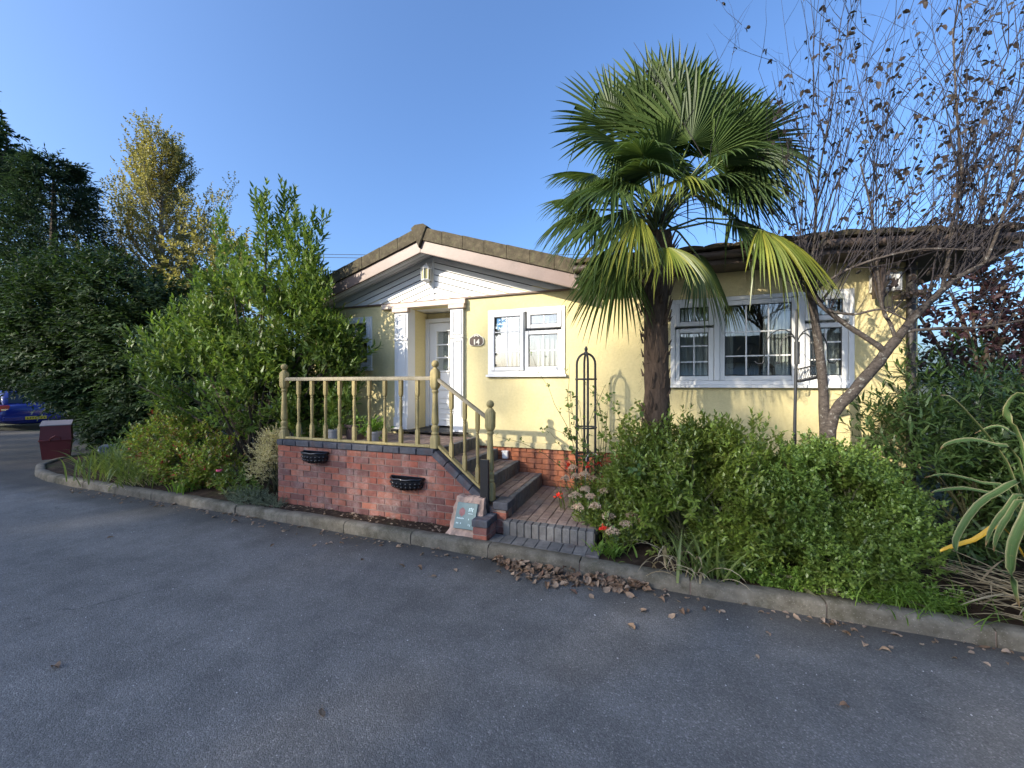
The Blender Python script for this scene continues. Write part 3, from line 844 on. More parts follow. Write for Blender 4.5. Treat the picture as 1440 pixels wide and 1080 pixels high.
# ------------------------------------------------------------------ wall lantern, number plaque, outside tap box
t = thing('wall_lantern', 'white wall lantern with yellowish glass hung on the white gable', 'lantern', (AX - 0.06, WY - 0.115, 3.26))
b = MB(); b.lathe([(0.0, 0.012), (0.035, 0.02), (0.055, 0.072), (0.07, 0.078), (0.075, 0.07)], 6); b.lathe([(0.235, 0.074), (0.25, 0.085), (0.275, 0.06), (0.31, 0.022), (0.335, 0.010)], 6)
for k in range(6):
    a = math.pi / 3 * (k + 0.5); b.tube([(math.cos(a) * 0.068, math.sin(a) * 0.068, 0.07), (math.cos(a) * 0.074, math.sin(a) * 0.074, 0.24)], 0.008, 5)
b.tube([(0, 0.03, 0.30), (0, 0.09, 0.33)], 0.012, 6); b.cbox(-0.04, 0.04, 0.075, 0.10, 0.15, 0.36, 0.005)
b.build('frame', M['upvc'], t)
b = MB(); b.lathe([(0.072, 0.058), (0.235, 0.063)], 6)
lm = NT('amber_glass'); lm.col((0.75, 0.66, 0.30)); lm.set(0.15); lm.p.inputs['Transmission Weight'].default_value = 0.4
b.build('lamp_glass', lm.m, t)

def text_mesh(s, size, depth, parent, loc, mat, name='lettering', rot=None, bold=0.0):
    cu = bpy.data.curves.new('lettering', 'FONT'); cu.body = s; cu.size = size; cu.extrude = depth; cu.offset = bold
    cu.align_x = 'CENTER'; cu.align_y = 'CENTER'
    to = bpy.data.objects.new('tmp', cu); COL.objects.link(to)
    bpy.context.view_layer.update()
    me = bpy.data.meshes.new_from_object(to.evaluated_get(bpy.context.evaluated_depsgraph_get()))
    bpy.data.objects.remove(to); bpy.data.curves.remove(cu)
    me.materials.clear()
    o = link(name, me, parent, mat); o.location = loc; o.rotation_euler = rot or (R(90), 0, 0)
    return o
t = thing('house_number_sign', 'small dark house number plaque reading 14 beside the kitchen window', 'number sign', (-2.49, WY - 0.002, 2.35))
b = MB(); poly = []
for k in range(40):
    a = 2 * math.pi * k / 40; ca, sa = math.cos(a), math.sin(a)
    x = 0.118 * (abs(ca) ** 0.6) * (1 if ca > 0 else -1); z = 0.072 * (abs(sa) ** 0.6) * (1 if sa > 0 else -1)
    if abs(x) < 0.07 and z > 0: z = 0.072 + 0.038 * math.cos(x / 0.07 * math.pi / 2)
    poly.append((x, z))
b.prism_c(poly, -0.020, 0.0, 0.006); b.build('plate', M['plaque_brown'], t)
b = MB()
for (ra, rb) in ((1.02, 0.945),):
    n_ = len(poly); b.add([(x * ra, -0.0215, z * ra) for x, z in poly] + [(x * rb, -0.0235, z * rb) for x, z in poly] + [(x * ra, -0.004, z * ra) for x, z in poly],
                          [q for i in range(n_) for q in ((i, (i + 1) % n_, n_ + (i + 1) % n_, n_ + i), (2 * n_ + i, 2 * n_ + (i + 1) % n_, (i + 1) % n_, i))])
b.build('rim', M['cream_paint'], t)
text_mesh('14', 0.112, 0.003, t, (0, -0.024, -0.018), M['cream_paint'], 'lettering', None, 0.0035)
b = MB()
for k in range(5):
    a = R(20 + k * 35); b.lathe([(0, 0.002), (0.003, 0.011), (0.006, 0.009), (0.008, 0.001)], 8, None, (0, 0, 0))
    for i in range(len(b.v) - 32, len(b.v)):
        x, y, z = b.v[i]; b.v[i] = (x + math.cos(a) * 0.033, -0.020 - z, y + 0.065 + math.sin(a) * 0.022)
b.build('flower_motif', M['cream_paint'], t)
t = thing('tap_box', 'small white plastic box on the orange brick plinth', 'utility box', (-2.02, WY + 0.008, 0.60))
b = MB(); b.cbox(-0.045, 0.045, -0.055, 0, 0, 0.10, 0.008); b.build('box', M['upvc'], t)
b = MB(); b.cbox(-0.052, 0.052, -0.065, -0.0, 0.102, 0.118, 0.005); b.build('lid', M['upvc'], t)

# ------------------------------------------------------------------ brick platform in front of the door
PX0, PX1, PY = -4.75, -2.33, 3.87
plat = thing('brick_platform', 'red brick platform under the railing with blue brick coping', 'platform', (-3.5, 3.9, 0.0))
PO = Vector((3.5, -3.9, 0))
def ppart(mb, name, mat, parent=None, smooth=None, off=PO, root=None):
    mb.v = [tuple(Vector(p) + off) for p in mb.v]
    return mb.build(name, mat, parent or root or plat, smooth)
STEP_END = -1.45
# slope of the ramped wall: from (PX1, .955) down to (-1.70, .44)
RX0, RZ0, RX1, RZ1 = -2.33, 0.955, -1.715, 0.475
g = MB()
g.prism([(PX0 + .008, 0.02), (STEP_END - .008, 0.02), (STEP_END - .008, 0.345), (RX1 - 0.02, RZ1 - 0.09), (RX0, 0.875), (PX0 + .008, 0.875)], PY + 0.008, PY + 0.21)
core = ppart(g, 'wall_core', M['mortar'])
g = MB(); g.box(PX0 + .01, PX0 + 0.22, PY + 0.211, WY - 0.03, 0.02, 0.875); ppart(g, 'return_wall', M['mortar'])
bl, bh, jt = 0.222, 0.068, 0.011
def brick_poly(poly, mat='b', y=PY, parent=core, off=PO, d=0.07):
    xm = sum(p[0] for p in poly) / len(poly); zm = sum(p[1] for p in poly) / len(poly)
    g = MB(); g.prism_c([(x - xm, z - zm) for x, z in poly], 0, d, 0.005)
    o = g.build('brick', M['brick'] if mat == 'b' else M[mat], parent); o.location = Vector((xm, y, zm)) + off
    return o
rng = random.Random(21)
row = 0; z = 0.872 - bh
sl = (RZ1 - RZ0) / (RX1 - RX0)
while z > -0.02:
    x = PX0 - (0.116 if row % 2 else 0)
    while x < STEP_END:
        xa, xb = max(x, PX0), min(x + bl, STEP_END)
        if xb - xa > 0.03:
            poly = [(xa, z), (xb, z), (xb, z + bh), (xa, z + bh)]
            full = len(poly)
            # under the sloping coping
            poly2 = clip(poly, sl, -1, (RZ0 - 0.088) - sl * RX0) if xb > RX0 - 0.02 and xa < RX1 + 0.05 else poly
            if xa >= RX1 and z + bh > 0.36: poly2 = []
            if len(poly2) >= 3:
                yj = PY + rng.uniform(-0.003, 0.003)
                if poly2 == poly:
                    o = link('brick', brick_mesh(round(xb - xa, 3), bh, 0.07), core); o.location = Vector((xa, yj, z)) + PO
                elif max(p[0] for p in poly2) - min(p[0] for p in poly2) > 0.02: brick_poly(poly2, y=yj)
        x += bl + jt
    z -= bh + jt; row += 1
# left end of the wall, seen at a slant
row = 0; z = 0.872 - bh
# coping of blue bricks
x = PX0 - 0.012; first = True
while x < PX1 - 0.02:
    L = 0.112 if first else 0.228
    xb = min(x + L, PX1 + 0.004)
    g = MB(); g.cbox(0, xb - x - 0.007, 0, 0.235, 0, 0.072, 0.006); o = g.build('coping_brick', M['cap'], plat)
    o.location = Vector((x, PY - 0.016 + rng.uniform(-.003, .003), 0.880)) + PO; x += L + 0.004; first = False
Ls = math.hypot(RX1 - RX0, RZ1 - RZ0); ang = math.atan2(RZ1 - RZ0, RX1 - RX0)
k = 0; d = 0.012
while d < Ls + 0.05:
    L = min(0.196, Ls + 0.07 - d)
    g = MB(); g.cbox(0, L - 0.008, 0, 0.235, -0.078, 0.0, 0.006); o = g.build('coping_brick', M['cap'], plat)
    o.location = Vector((RX0 + 0.012 + math.cos(ang) * d, PY - 0.016, RZ0 - 0.012 + math.sin(ang) * d)) + PO
    o.rotation_euler = (0, -ang, 0); d += L
g = MB(); g.cbox(-1.60, STEP_END + 0.02, PY - 0.016, PY + 0.22, 0.352, 0.432, 0.006); ppart(g, 'coping_brick', M['cap'])
# paved deck
g = MB(); g.box(PX0 + 0.22, -2.47, PY + 0.211, WY - 0.03, 0.02, 0.866); g.box(PX0 + 0.02, PX0 + 0.219, PY + 0.22, WY - 0.03, 0.876, 0.88); deck = ppart(g, 'deck', M['joint'])
x = PX0 + 0.225; i = 0
while x < -2.48:
    y = PY + 0.215 - (0.105 if i % 2 else 0)
    while y < WY - 0.04:
        ya, yb = max(y, PY + 0.215), min(y + 0.208, WY - 0.032)
        if yb - ya > 0.03:
            g = MB(); g.cbox(x, min(x + 0.100, -2.475), ya, yb, 0.84, 0.896 + rng.uniform(-.003, .003), 0.005); ppart(g, 'paver', M['paver'], deck)
        y += 0.213
    x += 0.1045; i += 1

# ------------------------------------------------------------------ steps beside the platform
steps = thing('brick_steps', 'brick paved steps with dark edges climbing from the kerb to the front door', 'steps', (-1.6, 4.5, 0.0))
SO = Vector((1.6, -4.5, 0))
SY0, SY1 = PY + 0.215, 5.34
TR = [(-2.46, 0.90), (-2.125, 0.745), (-1.79, 0.59), (-1.45, 0.43)]
def spart(mb, name, mat, parent=None, smooth=None): return ppart(mb, name, mat, parent, smooth, SO, steps)
for k, (nx, nz) in enumerate(TR):
    xin = TR[k - 1][0] if k else -2.60
    zb = TR[k + 1][1] if k < 3 else 0.26
    g = MB(); g.box(xin - (0.0 if k else 0.0), nx - 0.012, SY0, SY1 - 0.004 * k, 0.03, nz - 0.012)
    st = spart(g, 'step', M['joint'])
    # edge pavers standing on edge along the nosing
    y = SY0 + 0.002
    while y < SY1 - 0.03:
        yb = min(y + 0.103, SY1)
        g = MB(); g.cbox(nx - 0.062, nx + rng.uniform(-.003, .003), y, yb - 0.006, zb - 0.03, nz + 0.002, 0.006); spart(g, 'edge_paver', M['blue_paver'], st); y += 0.104
    if k:
        x = nx - 0.066; i = 0
        while x > xin + 0.01:
            xa = max(x - 0.100, xin + 0.004); y = SY0 - (0.1 if i % 2 else 0)
            while y < SY1 - 0.02:
                ya, yb = max(y, SY0 + .002), min(y + 0.206, SY1)
                if yb - ya > 0.03:
                    g = MB(); g.cbox(xa, x - 0.004, ya, yb, nz - 0.05, nz + rng.uniform(-.004, .001), 0.004); spart(g, 'paver', M['paver'], st)
                y += 0.2105
            x -= 0.1045; i += 1
# landing
LY0, LY1, LX1 = 3.80, 5.34, -0.50
g = MB(); g.box(-1.452, LX1 - 0.01, LY0 + 0.012, LY1, 0.02, 0.245); land = spart(g, 'landing', M['joint'])
x = -1.46
while x < LX1 - 0.02:
    xb = min(x + 0.078, LX1); g = MB(); g.cbox(x, xb - 0.006, LY0 + rng.uniform(-.003, .003), LY0 + 0.105, 0.10, 0.26, 0.006); spart(g, 'edge_paver', M['blue_paver'], land); x += 0.079
x = -1.445; i = 0
while x < LX1 - 0.02:
    y = LY0 + 0.110 - (0.1 if i % 2 else 0)
    while y < LY1:
        ya, yb = max(y, LY0 + 0.11), min(y + 0.206, LY1)
        if yb - ya > 0.03:
            g = MB(); g.cbox(x, min(x + 0.101, LX1), ya, yb, 0.20, 0.258 + rng.uniform(-.004, .003), 0.004); spart(g, 'paver', M['paver'], land)
        y += 0.2105
    x += 0.1055; i += 1
# paving between the kerb and the landing
g = MB(); g.box(-1.55, -0.45, 3.58, LY0 + 0.01, 0.02, 0.105); low = spart(g, 'lower_paving', M['joint'])
x = -1.545
while x < -0.47:
    g = MB(); g.cbox(x, x + 0.118, 3.592 + 0.0, LY0 - 0.004, 0.07, 0.122 + rng.uniform(-.003, .003), 0.004); spart(g, 'paver', M['blue_paver'], low); x += 0.1225
# small pier at the foot
g = MB(); g.box(-1.705, -1.565, 3.60, PY - 0.02, 0.03, 0.24); pier = spart(g, 'pier', M['mortar'])
for r_ in range(2):
    z = 0.09 + r_ * 0.079
    g = MB(); g.cbox(-1.712, -1.558, 3.592, 3.70, z, z + 0.068, 0.005); spart(g, 'brick', M['brick'], pier)
    g = MB(); g.cbox(-1.712, -1.558, 3.71, PY - 0.025, z, z + 0.068, 0.005); spart(g, 'brick', M['brick'], pier)
for k in range(3):
    g = MB(); y = 3.58 + k * 0.093; g.cbox(-1.722, -1.548, y, y + 0.088, 0.245, 0.318, 0.006); spart(g, 'coping_brick', M['cap'], pier)

# ------------------------------------------------------------------ balustrade
bal = thing('balustrade', 'weathered timber balustrade with turned spindles along the platform and down the steps', 'balustrade', (-3.5, 3.95, 0.0))
BO = Vector((3.5, -3.95, 0)); BY = 3.955
def newel(x, z0, z1, blk):
    """z0 foot, z1 top of the ball, blk height of the lower square block"""
    s = 0.050; H_ = z1 - z0
    b = MB(); up = H_ - 0.335
    prof = [(0, s, 1), (blk, s, 1), (blk + 0.02, s * 0.9, 0.6), (blk + 0.035, 0.040, 0), (blk + 0.055, 0.046, 0), (blk + 0.075, 0.036, 0), (blk + 0.10, 0.044, 0), (blk + 0.13, 0.046, 0),
            (blk + 0.155, 0.030, 0), (blk + 0.17, 0.040, 0), (blk + 0.19, 0.042, 0), (up - 0.12, 0.031, 0), (up - 0.06, 0.029, 0), (up - 0.045, 0.039, 0), (up - 0.03, 0.039, 0), (up - 0.018, 0.030, 0),
            (up, 0.044, 0.3), (up + 0.03, s, 1), (up + 0.19, s, 1), (up + 0.215, 0.040, 0.6), (up + 0.232, 0.028, 0), (up + 0.245, 0.020, 0)]
    for k in range(9):
        a = -math.pi / 2 + 0.55 + (math.pi - 0.55) * k / 8
        prof.append((up + 0.283 + 0.044 * math.sin(a), max(0.001, 0.044 * math.cos(a)), 0))
    b.lathe(prof, 16); o = b.build('newel_post', M['wood'], bal, 35); o.location = Vector((x, BY, z0)) + BO
    return o
newel(-4.735, 0.955, 1.985, 0.09); newel(-2.368, 0.955, 1.985, 0.115)
newel(-1.672, 0.42, 1.53, 0.16)
g = MB(); g.cbox(-1.735, -1.635, PY - 0.055, PY - 0.018, 0.10, 0.885, 0.006); ppart(g, 'post_anchor', M['black_metal'], None, None, BO, bal)
def spindle_mesh(H_):
    b = MB(); s = 0.0215
    prof = [(0, s, 1), (0.21 * H_, s, 1), (0.235 * H_, 0.017, 0.2), (0.25 * H_, 0.020, 0), (0.265 * H_, 0.012, 0), (0.285 * H_, 0.017, 0), (0.34 * H_, 0.0155, 0), (0.55 * H_, 0.021, 0), (0.66 * H_, 0.019, 0),
            (0.685 * H_, 0.012, 0), (0.70 * H_, 0.020, 0), (0.715 * H_, 0.012, 0), (0.73 * H_, 0.018, 0.2), (0.76 * H_, s, 1), (H_, s, 1)]
    b.lathe(prof, 12); me = b.mesh('spindle', 35); me.materials.append(M['wood']); return me
sp = spindle_mesh(0.775)
for k in range(9):
    o = link('spindle', sp, bal); o.location = Vector((-4.475 + k * 0.2335, BY, 0.985)) + BO; o.rotation_euler = (0, 0, random.uniform(-.06, .06))
g = MB(); g.cbox(-4.684, -2.42, BY - 0.034, BY + 0.034, 0.956, 0.985, 0.006); ppart(g, 'base_rail', M['wood'], None, None, BO, bal)
def rail_mb(p0, p1, wd=0.034, ht=0.026):
    b = MB(); v = []
    for p in (p0, p1):
        for k in range(12):
            a = 2 * math.pi * k / 12
            v.append((p[0], p[1] + wd * math.cos(a), p[2] + ht * (math.sin(a) if math.sin(a) > -0.3 else -0.8)))
    b.add(v, [(k, (k + 1) % 12, 12 + (k + 1) % 12, 12 + k) for k in range(12)] + [tuple(range(11, -1, -1)), tuple(range(12, 24))]); return b
ppart(rail_mb((-4.684, BY, 1.765), (-2.42, BY, 1.765)), 'handrail', M['rail_wood'], None, 50, BO, bal)
ppart(rail_mb((-2.318, BY, 1.745), (-1.722, BY, 1.335)), 'handrail', M['rail_wood'], None, 50, BO, bal)
rs = (1.335 - 1.745) / (-1.722 + 2.318)
g = MB(); a = math.atan(sl)
g.prism([(RX0 + 0.02, RZ0 + 0.005), (RX1 - 0.01, RZ1 + 0.012), (RX1 - 0.01, RZ1 + 0.044), (RX0 + 0.02, RZ0 + 0.037)], BY - 0.034, BY + 0.034); ppart(g, 'base_rail', M['wood'], None, None, BO, bal)
for xk in (-2.155, -1.985, -1.825):
    zb = RZ0 + 0.037 + sl * (xk - RX0 - 0.02); zt = 1.745 - 0.025 + rs * (xk + 2.318)
    me = spindle_mesh(zt - zb + 0.03); o = link('spindle', me, bal); o.location = Vector((xk, BY, zb - 0.022)) + BO

# ------------------------------------------------------------------ wall planters
def planter(x, z, w_, label):
    t = thing('wall_planter', label, 'planter', (x, PY - 0.004, z), 0, 'black planters on the brick wall')
    b = MB(); NU, NV = 28, 10; v = []
    for j in range(NV + 1):
        ph = math.pi / 2 * j / NV
        for i in range(NU + 1):
            th = math.pi * i / NU
            rx = w_ / 2 * math.cos(ph * 0.86) ** 0.55; ry = 0.135 * math.cos(ph * 0.93) ** 0.6; zz = -0.135 * math.sin(ph)
            rel = 0.012 * (abs(math.sin(i * 0.9 + (j % 2) * 1.1)) ** 2) * (1 if 1 < j < NV - 1 else 0) + 0.006 * math.sin(i * 2.3 + j * 1.9) * (1 if 1 < j < NV else 0)
            v.append((math.cos(th) * (rx + rel), -math.sin(th) * (ry + rel), zz))
    f = [(j * (NU + 1) + i, j * (NU + 1) + i + 1, (j + 1) * (NU + 1) + i + 1, (j + 1) * (NU + 1) + i) for j in range(NV) for i in range(NU)]
    b.add(v, f); b.build('bowl', M['gloss_black'], t, 70)
    b = MB(); b.tube([(math.cos(math.pi * i / 20) * (w_ / 2 + 0.004), -math.sin(math.pi * i / 20) * 0.139, 0.004 + 0.004 * math.sin(i * 1.3)) for i in range(21)], 0.013, 8); b.build('lip', M['gloss_black'], t, 70)
    b = MB()
    for i in range(11):
        a = math.pi * (i + 0.5) / 11
        for j, (fr, zz) in enumerate(((0.97, -0.045), (0.9, -0.085))):
            c = (math.cos(a) * (w_ / 2) * fr, -math.sin(a) * 0.136 * fr, zz)
            b.lathe([(-0.016, 0.002), (-0.010, 0.013), (0, 0.018), (0.010, 0.013), (0.016, 0.002)], 7, None, c)
    b.build('relief', M['gloss_black'], t, 70)
    b = MB(); b.cbox(-w_ / 2, w_ / 2, -0.012, 0, -0.02, 0.02, 0.004); b.build('back_plate', M['gloss_black'], t)
    b = MB(); N = 14; v = [(0, -0.02, -0.02)] + [(math.cos(math.pi * i / N) * w_ * 0.45, -math.sin(math.pi * i / N) * 0.115, -0.018) for i in range(N + 1)]
    b.add(v, [(0, i + 1, i + 2) for i in range(N)]); b.build('compost', M['soil'], t)
planter(-4.07, 0.818, 0.40, 'black wall planter nearer the left end of the brick wall, high up under the coping')
planter(-2.68, 0.602, 0.44, 'black wall planter lower on the brick wall beside the sloping coping')

# ------------------------------------------------------------------ sandstone block with a slate plaque
t = thing('name_stone', 'rough pink sandstone block carrying a green slate plaque, leaning by the steps', 'name stone', (-1.83, 3.69, 0.08), 0)
b = MB(); NX, NZ, DP = 14, 18, 0.11; v = []; f = []
def sfun(u, w_, side):
    half = 0.165 + 0.03 * (1 - w_) + (0.045 * max(0, 0.22 - w_) / 0.22)
    x = (u * 2 - 1) * half + 0.014 * mnoise.noise(Vector((u * 5, w_ * 6, side * 3)))
    z = w_ * (0.40 + 0.03 * mnoise.noise(Vector((u * 6, 3.3, 0))))
    lean = w_ * 0.13
    edge = min(u, 1 - u, 1 - w_)
    y = (-0.5 if side == 0 else 0.5) * DP * (1 - 0.35 * max(0, 0.1 - edge) / 0.1) + lean - (0.05 * (1 - w_) if side == 0 else 0)
    inpl = side == 0 and 0.17 < u < 0.86 and 0.24 < w_ < 0.88
    y += (0 if inpl else 0.016) * mnoise.noise(Vector((u * 9, w_ * 9, side * 5.0)))
    return (x, y, z)
for side in (0, 1):
    for j in range(NZ + 1):
        for i in range(NX + 1): v.append(sfun(i / NX, j / NZ, side))
W1 = NX + 1; off = W1 * (NZ + 1)
for j in range(NZ):
    for i in range(NX):
        f.append((j * W1 + i, j * W1 + i + 1, (j + 1) * W1 + i + 1, (j + 1) * W1 + i)); f.append((off + j * W1 + i, off + (j + 1) * W1 + i, off + (j + 1) * W1 + i + 1, off + j * W1 + i + 1))
for j in range(NZ):
    f.append((j * W1, (j + 1) * W1, off + (j + 1) * W1, off + j * W1)); f.append((j * W1 + NX, off + j * W1 + NX, off + (j + 1) * W1 + NX, (j + 1) * W1 + NX))
for i in range(NX): f.append((NZ * W1 + i, NZ * W1 + i + 1, off + NZ * W1 + i + 1, off + NZ * W1 + i))
b.add(v, f); b.build('block', M['stone'], t)
tilt = math.atan2(0.13 + 0.05, 0.40)
b = MB(); b.cbox(-0.118, 0.118, -0.012, 0.012, -0.132, 0.132, 0.003); pl = b.build('plaque', M['slate'], t); pl.location = (0.0, -0.060 + 0.0 + 0.13 * 0.57 - 0.05 * 0.43 - 0.008, 0.232); pl.rotation_euler = (-tilt, 0, 0)
b = MB(); rr = random.Random(2)
b.add([(0.03 * 0 - 0.045 + 0.033 * math.cos(2 * math.pi * k / 12) * (1 + 0.2 * (k % 2)), -0.0135, 0.035 + 0.04 * math.sin(2 * math.pi * k / 12) * (1 + 0.2 * (k % 3 == 0))) for k in range(12)], [tuple(range(12))])
b.build('emblem', M['red_paint'], pl)
b = MB()
def stroke(x, z, w_, h): b.add([(x, -0.0135, z), (x + w_, -0.0135, z), (x + w_, -0.0135, z + h), (x, -0.0135, z + h)], [(0, 1, 2, 3)])
for (x, z) in ((0.028, 0.045), (0.048, 0.05), (0.066, 0.043)): stroke(x, z, 0.008, 0.034); stroke(x + 0.004, z + 0.03, 0.012, 0.006)
stroke(0.028, 0.022, 0.05, 0.005)
for k in range(6): stroke(-0.095 + k * 0.014, -0.035, 0.009, 0.011 if k % 2 else 0.014)
stroke(0.04, -0.04, 0.006, 0.016)
for k in (0, 1, 3): stroke(-0.095 + k * 0.016, -0.085, 0.010, 0.014)
stroke(0.045, -0.095, 0.006, 0.018); stroke(0.062, -0.10, 0.006, 0.02)
b.build('lettering', M['pale_paint'], pl)

# ------------------------------------------------------------------ grit bin, grey box, car
t = thing('grit_bin', 'maroon plastic grit bin with a pale sloping lid on the corner by the kerb', 'grit bin', (-12.22, 4.62, 0.085), R(64))
t.scale = (.64, .64, .92)
b = MB(); b.add([(-.30, -.24, 0), (.30, -.24, 0), (.30, .24, 0), (-.30, .24, 0), (-.35, -.30, .42), (.35, -.30, .42), (.35, .30, .42), (-.35, .30, .42)], [(3, 2, 1, 0), (4, 5, 6, 7), (0, 1, 5, 4), (1, 2, 6, 5), (2, 3, 7, 6), (3, 0, 4, 7)])
b.build('tub', M['red_bin'], t)
b = MB(); b.cbox(-.375, .375, -.325, .325, .421, .46, .01); b.build('rim', M['red_bin'], t)
b = MB(); b.add([(-.355, -.305, .461), (.355, -.305, .461), (.355, .305, .461), (-.355, .305, .461), (-.33, -.27, .78), (.33, -.27, .78), (.33, .29, .86), (-.33, .29, .86)], [(3, 2, 1, 0), (4, 5, 6, 7), (0, 1, 5, 4), (1, 2, 6, 5), (2, 3, 7, 6), (3, 0, 4, 7)])
b.build('hood', M['red_bin'], t)
b = MB(); b.add([(-.35, -.29, .782), (.35, -.29, .782), (.35, .30, .866), (-.35, .30, .866), (-.35, -.29, .80), (.35, -.29, .80), (.35, .30, .885), (-.35, .30, .885)], [(3, 2, 1, 0), (4, 5, 6, 7), (0, 1, 5, 4), (1, 2, 6, 5), (2, 3, 7, 6), (3, 0, 4, 7)])
b.build('lid', M['bin_lid'], t)
b = MB(); b.tube([(-.12, -.33, .44), (-.10, -.36, .50), (.0, -.37, .55), (.1, -.36, .50), (.12, -.33, .44)], .014, 6); b.build('handle', M['red_bin'], t)
t = thing('utility_box', 'small grey box half hidden under the dark tree beside the grit bin', 'utility box', (-11.05, 4.95, 0.08), R(-35))
b = MB(); b.cbox(-.17, .17, -.12, .12, 0, .30, .02); b.build('box', M['grey_box'], t)
b = MB(); b.tube([(-.05, -.135, .10), (-.07, -.15, .16), (-.02, -.15, .20), (.03, -.15, .16), (.01, -.135, .12)], .012, 6); b.build('hook', M['cream_paint'], t)

car = thing('parked_car', 'blue car parked on the side road, its red tail light and yellow plate showing', 'car', (-23.8, 7.88, 0.0), R(-6))
def loft(secs):
    """closed rings of equal length"""
    b = MB(); m = len(secs[0]); v = [p for s_ in secs for p in s_]
    f = [(i * m + k, i * m + (k + 1) % m, (i + 1) * m + (k + 1) % m, (i + 1) * m + k) for i in range(len(secs) - 1) for k in range(m)]
    f += [tuple(range(m - 1, -1, -1)), tuple(range((len(secs) - 1) * m, len(secs) * m))]
    return b.add(v, f)
def ring(x, w_, z0, z1, n=20, p=3.2):
    out = []
    for k in range(n):
        a = 2 * math.pi * k / n; c, s_ = math.cos(a), math.sin(a)
        out.append((x, w_ * abs(c) ** (2 / p) * (1 if c > 0 else -1), (z0 + z1) / 2 + (z1 - z0) / 2 * abs(s_) ** (2 / p) * (1 if s_ > 0 else -1)))
    return out
loft([ring(2.10, 0.74, 0.34, 0.78), ring(2.06, 0.83, 0.25, 0.90), ring(1.85, 0.87, 0.20, 0.98), ring(1.2, 0.88, 0.18, 0.98), ring(0, 0.89, 0.18, 0.96), ring(-1.0, 0.88, 0.18, 0.94), ring(-1.75, 0.84, 0.2, 0.82), ring(-2.1, 0.70, 0.28, 0.66)]).build('body', M['car_paint'], car, 60)
loft([ring(1.78, 0.70, 0.9, 0.99), ring(1.45, 0.69, 0.9, 1.42), ring(1.0, 0.66, 0.9, 1.50), ring(0.0, 0.66, 0.9, 1.50), ring(-0.5, 0.66, 0.9, 1.40), ring(-1.15, 0.72, 0.86, 0.96)]).build('cabin', M['car_paint'], car, 60)
b = MB(); b.add([(1.80, -.58, 1.0), (1.80, .58, 1.0), (1.52, .52, 1.40), (1.52, -.52, 1.40)], [(0, 1, 2, 3)]); b.build('rear_window', M['car_glass'], car)
for sd in (-1, 1):
    b = MB(); b.add([(1.35, sd * .705, 1.0), (-.75, sd * .735, 1.0), (-.35, sd * .685, 1.38), (1.2, sd * .685, 1.38)], [(0, 1, 2, 3) if sd < 0 else (3, 2, 1, 0)]); b.build('side_window', M['car_glass'], car)
    b = MB(); b.cbox(1.92, 2.075, sd * .72 - .13, sd * .72 + .13, .70, .93, .03); tl = b.build('tail_light', M['tail_red'], car)
    b = MB(); b.cbox(2.072, 2.082, sd * .72 - .08, sd * .72 + .08, .74, .80, .004); b.build('lens', M['chrome'], tl)
    for xx in (1.30, -1.35):
        b = MB(); b.lathe([(-.09, .22), (-.08, .31), (.08, .31), (.09, .22)], 20); w_ = b.build('wheel', M['tyre'], car, 40); w_.location = (xx, sd * .80, .31); w_.rotation_euler = (R(90), 0, 0)
        b = MB(); b.lathe([(-.095, .20), (.095, .20)], 16); b.build('rim', M['chrome'], w_)
b = MB(); b.cbox(2.08, 2.13, -.78, .78, .34, .52, .03); b.build('bumper', M['car_paint'], car)
b = MB(); b.cbox(2.131, 2.15, -.26, .26, .385, .50, .004); npl = b.build('number_plate', M['plate_yellow'], car)
b = MB()
for k, yk in enumerate((-.215, -.15, -.085, -.02, .06, .125, .19)):      # characters too blurred to read in the photograph
    b.box(2.1505, 2.152, yk, yk + .018, .41, .475); b.box(2.1505, 2.152, yk + .0185, yk + .042, .41 + .026 * (k % 3), .424 + .026 * (k % 3))
b.build('lettering', M['ink'], npl)

# ------------------------------------------------------------------ trellis, bird feeder, lantern in the window, pots
t = thing('garden_obelisk', 'black metal obelisk with a domed top and finial, climber growing through it', 'obelisk', (-0.76, 4.86, 0.10))
b = MB(); rad = 0.115
for k in range(4):
    a = math.pi / 2 * k + 0.35; cx, sy = math.cos(a), math.sin(a)
    pts = [(cx * rad, sy * rad, 0), (cx * rad, sy * rad, 1.845)] + [(cx * rad * math.cos(q_), sy * rad * math.cos(q_), 1.845 + 0.135 * math.sin(q_)) for q_ in [math.pi / 2 * i / 6 for i in range(1, 7)]]
    lg = MB(); lg.tube(pts, 0.014, 7); lg.build('leg', M['rust_metal'], t, 50)
for z in (0.30, 0.72, 1.06, 1.18, 1.66):
    if z == 1.18: continue
    rg = MB(); rg.tube([(math.cos(2 * math.pi * i / 20) * (rad + 0.012), math.sin(2 * math.pi * i / 20) * (rad + 0.012), z) for i in range(21)], 0.011, 6, False); rg.build('ring', M['rust_metal'], t, 50)
b.lathe([(1.965, 0.014), (1.98, 0.028), (2.0, 0.022), (2.01, 0.012), (2.02, 0.020), (2.04, 0.022), (2.06, 0.012), (2.075, 0.002)], 10); b.build('finial', M['rust_metal'], t, 50)

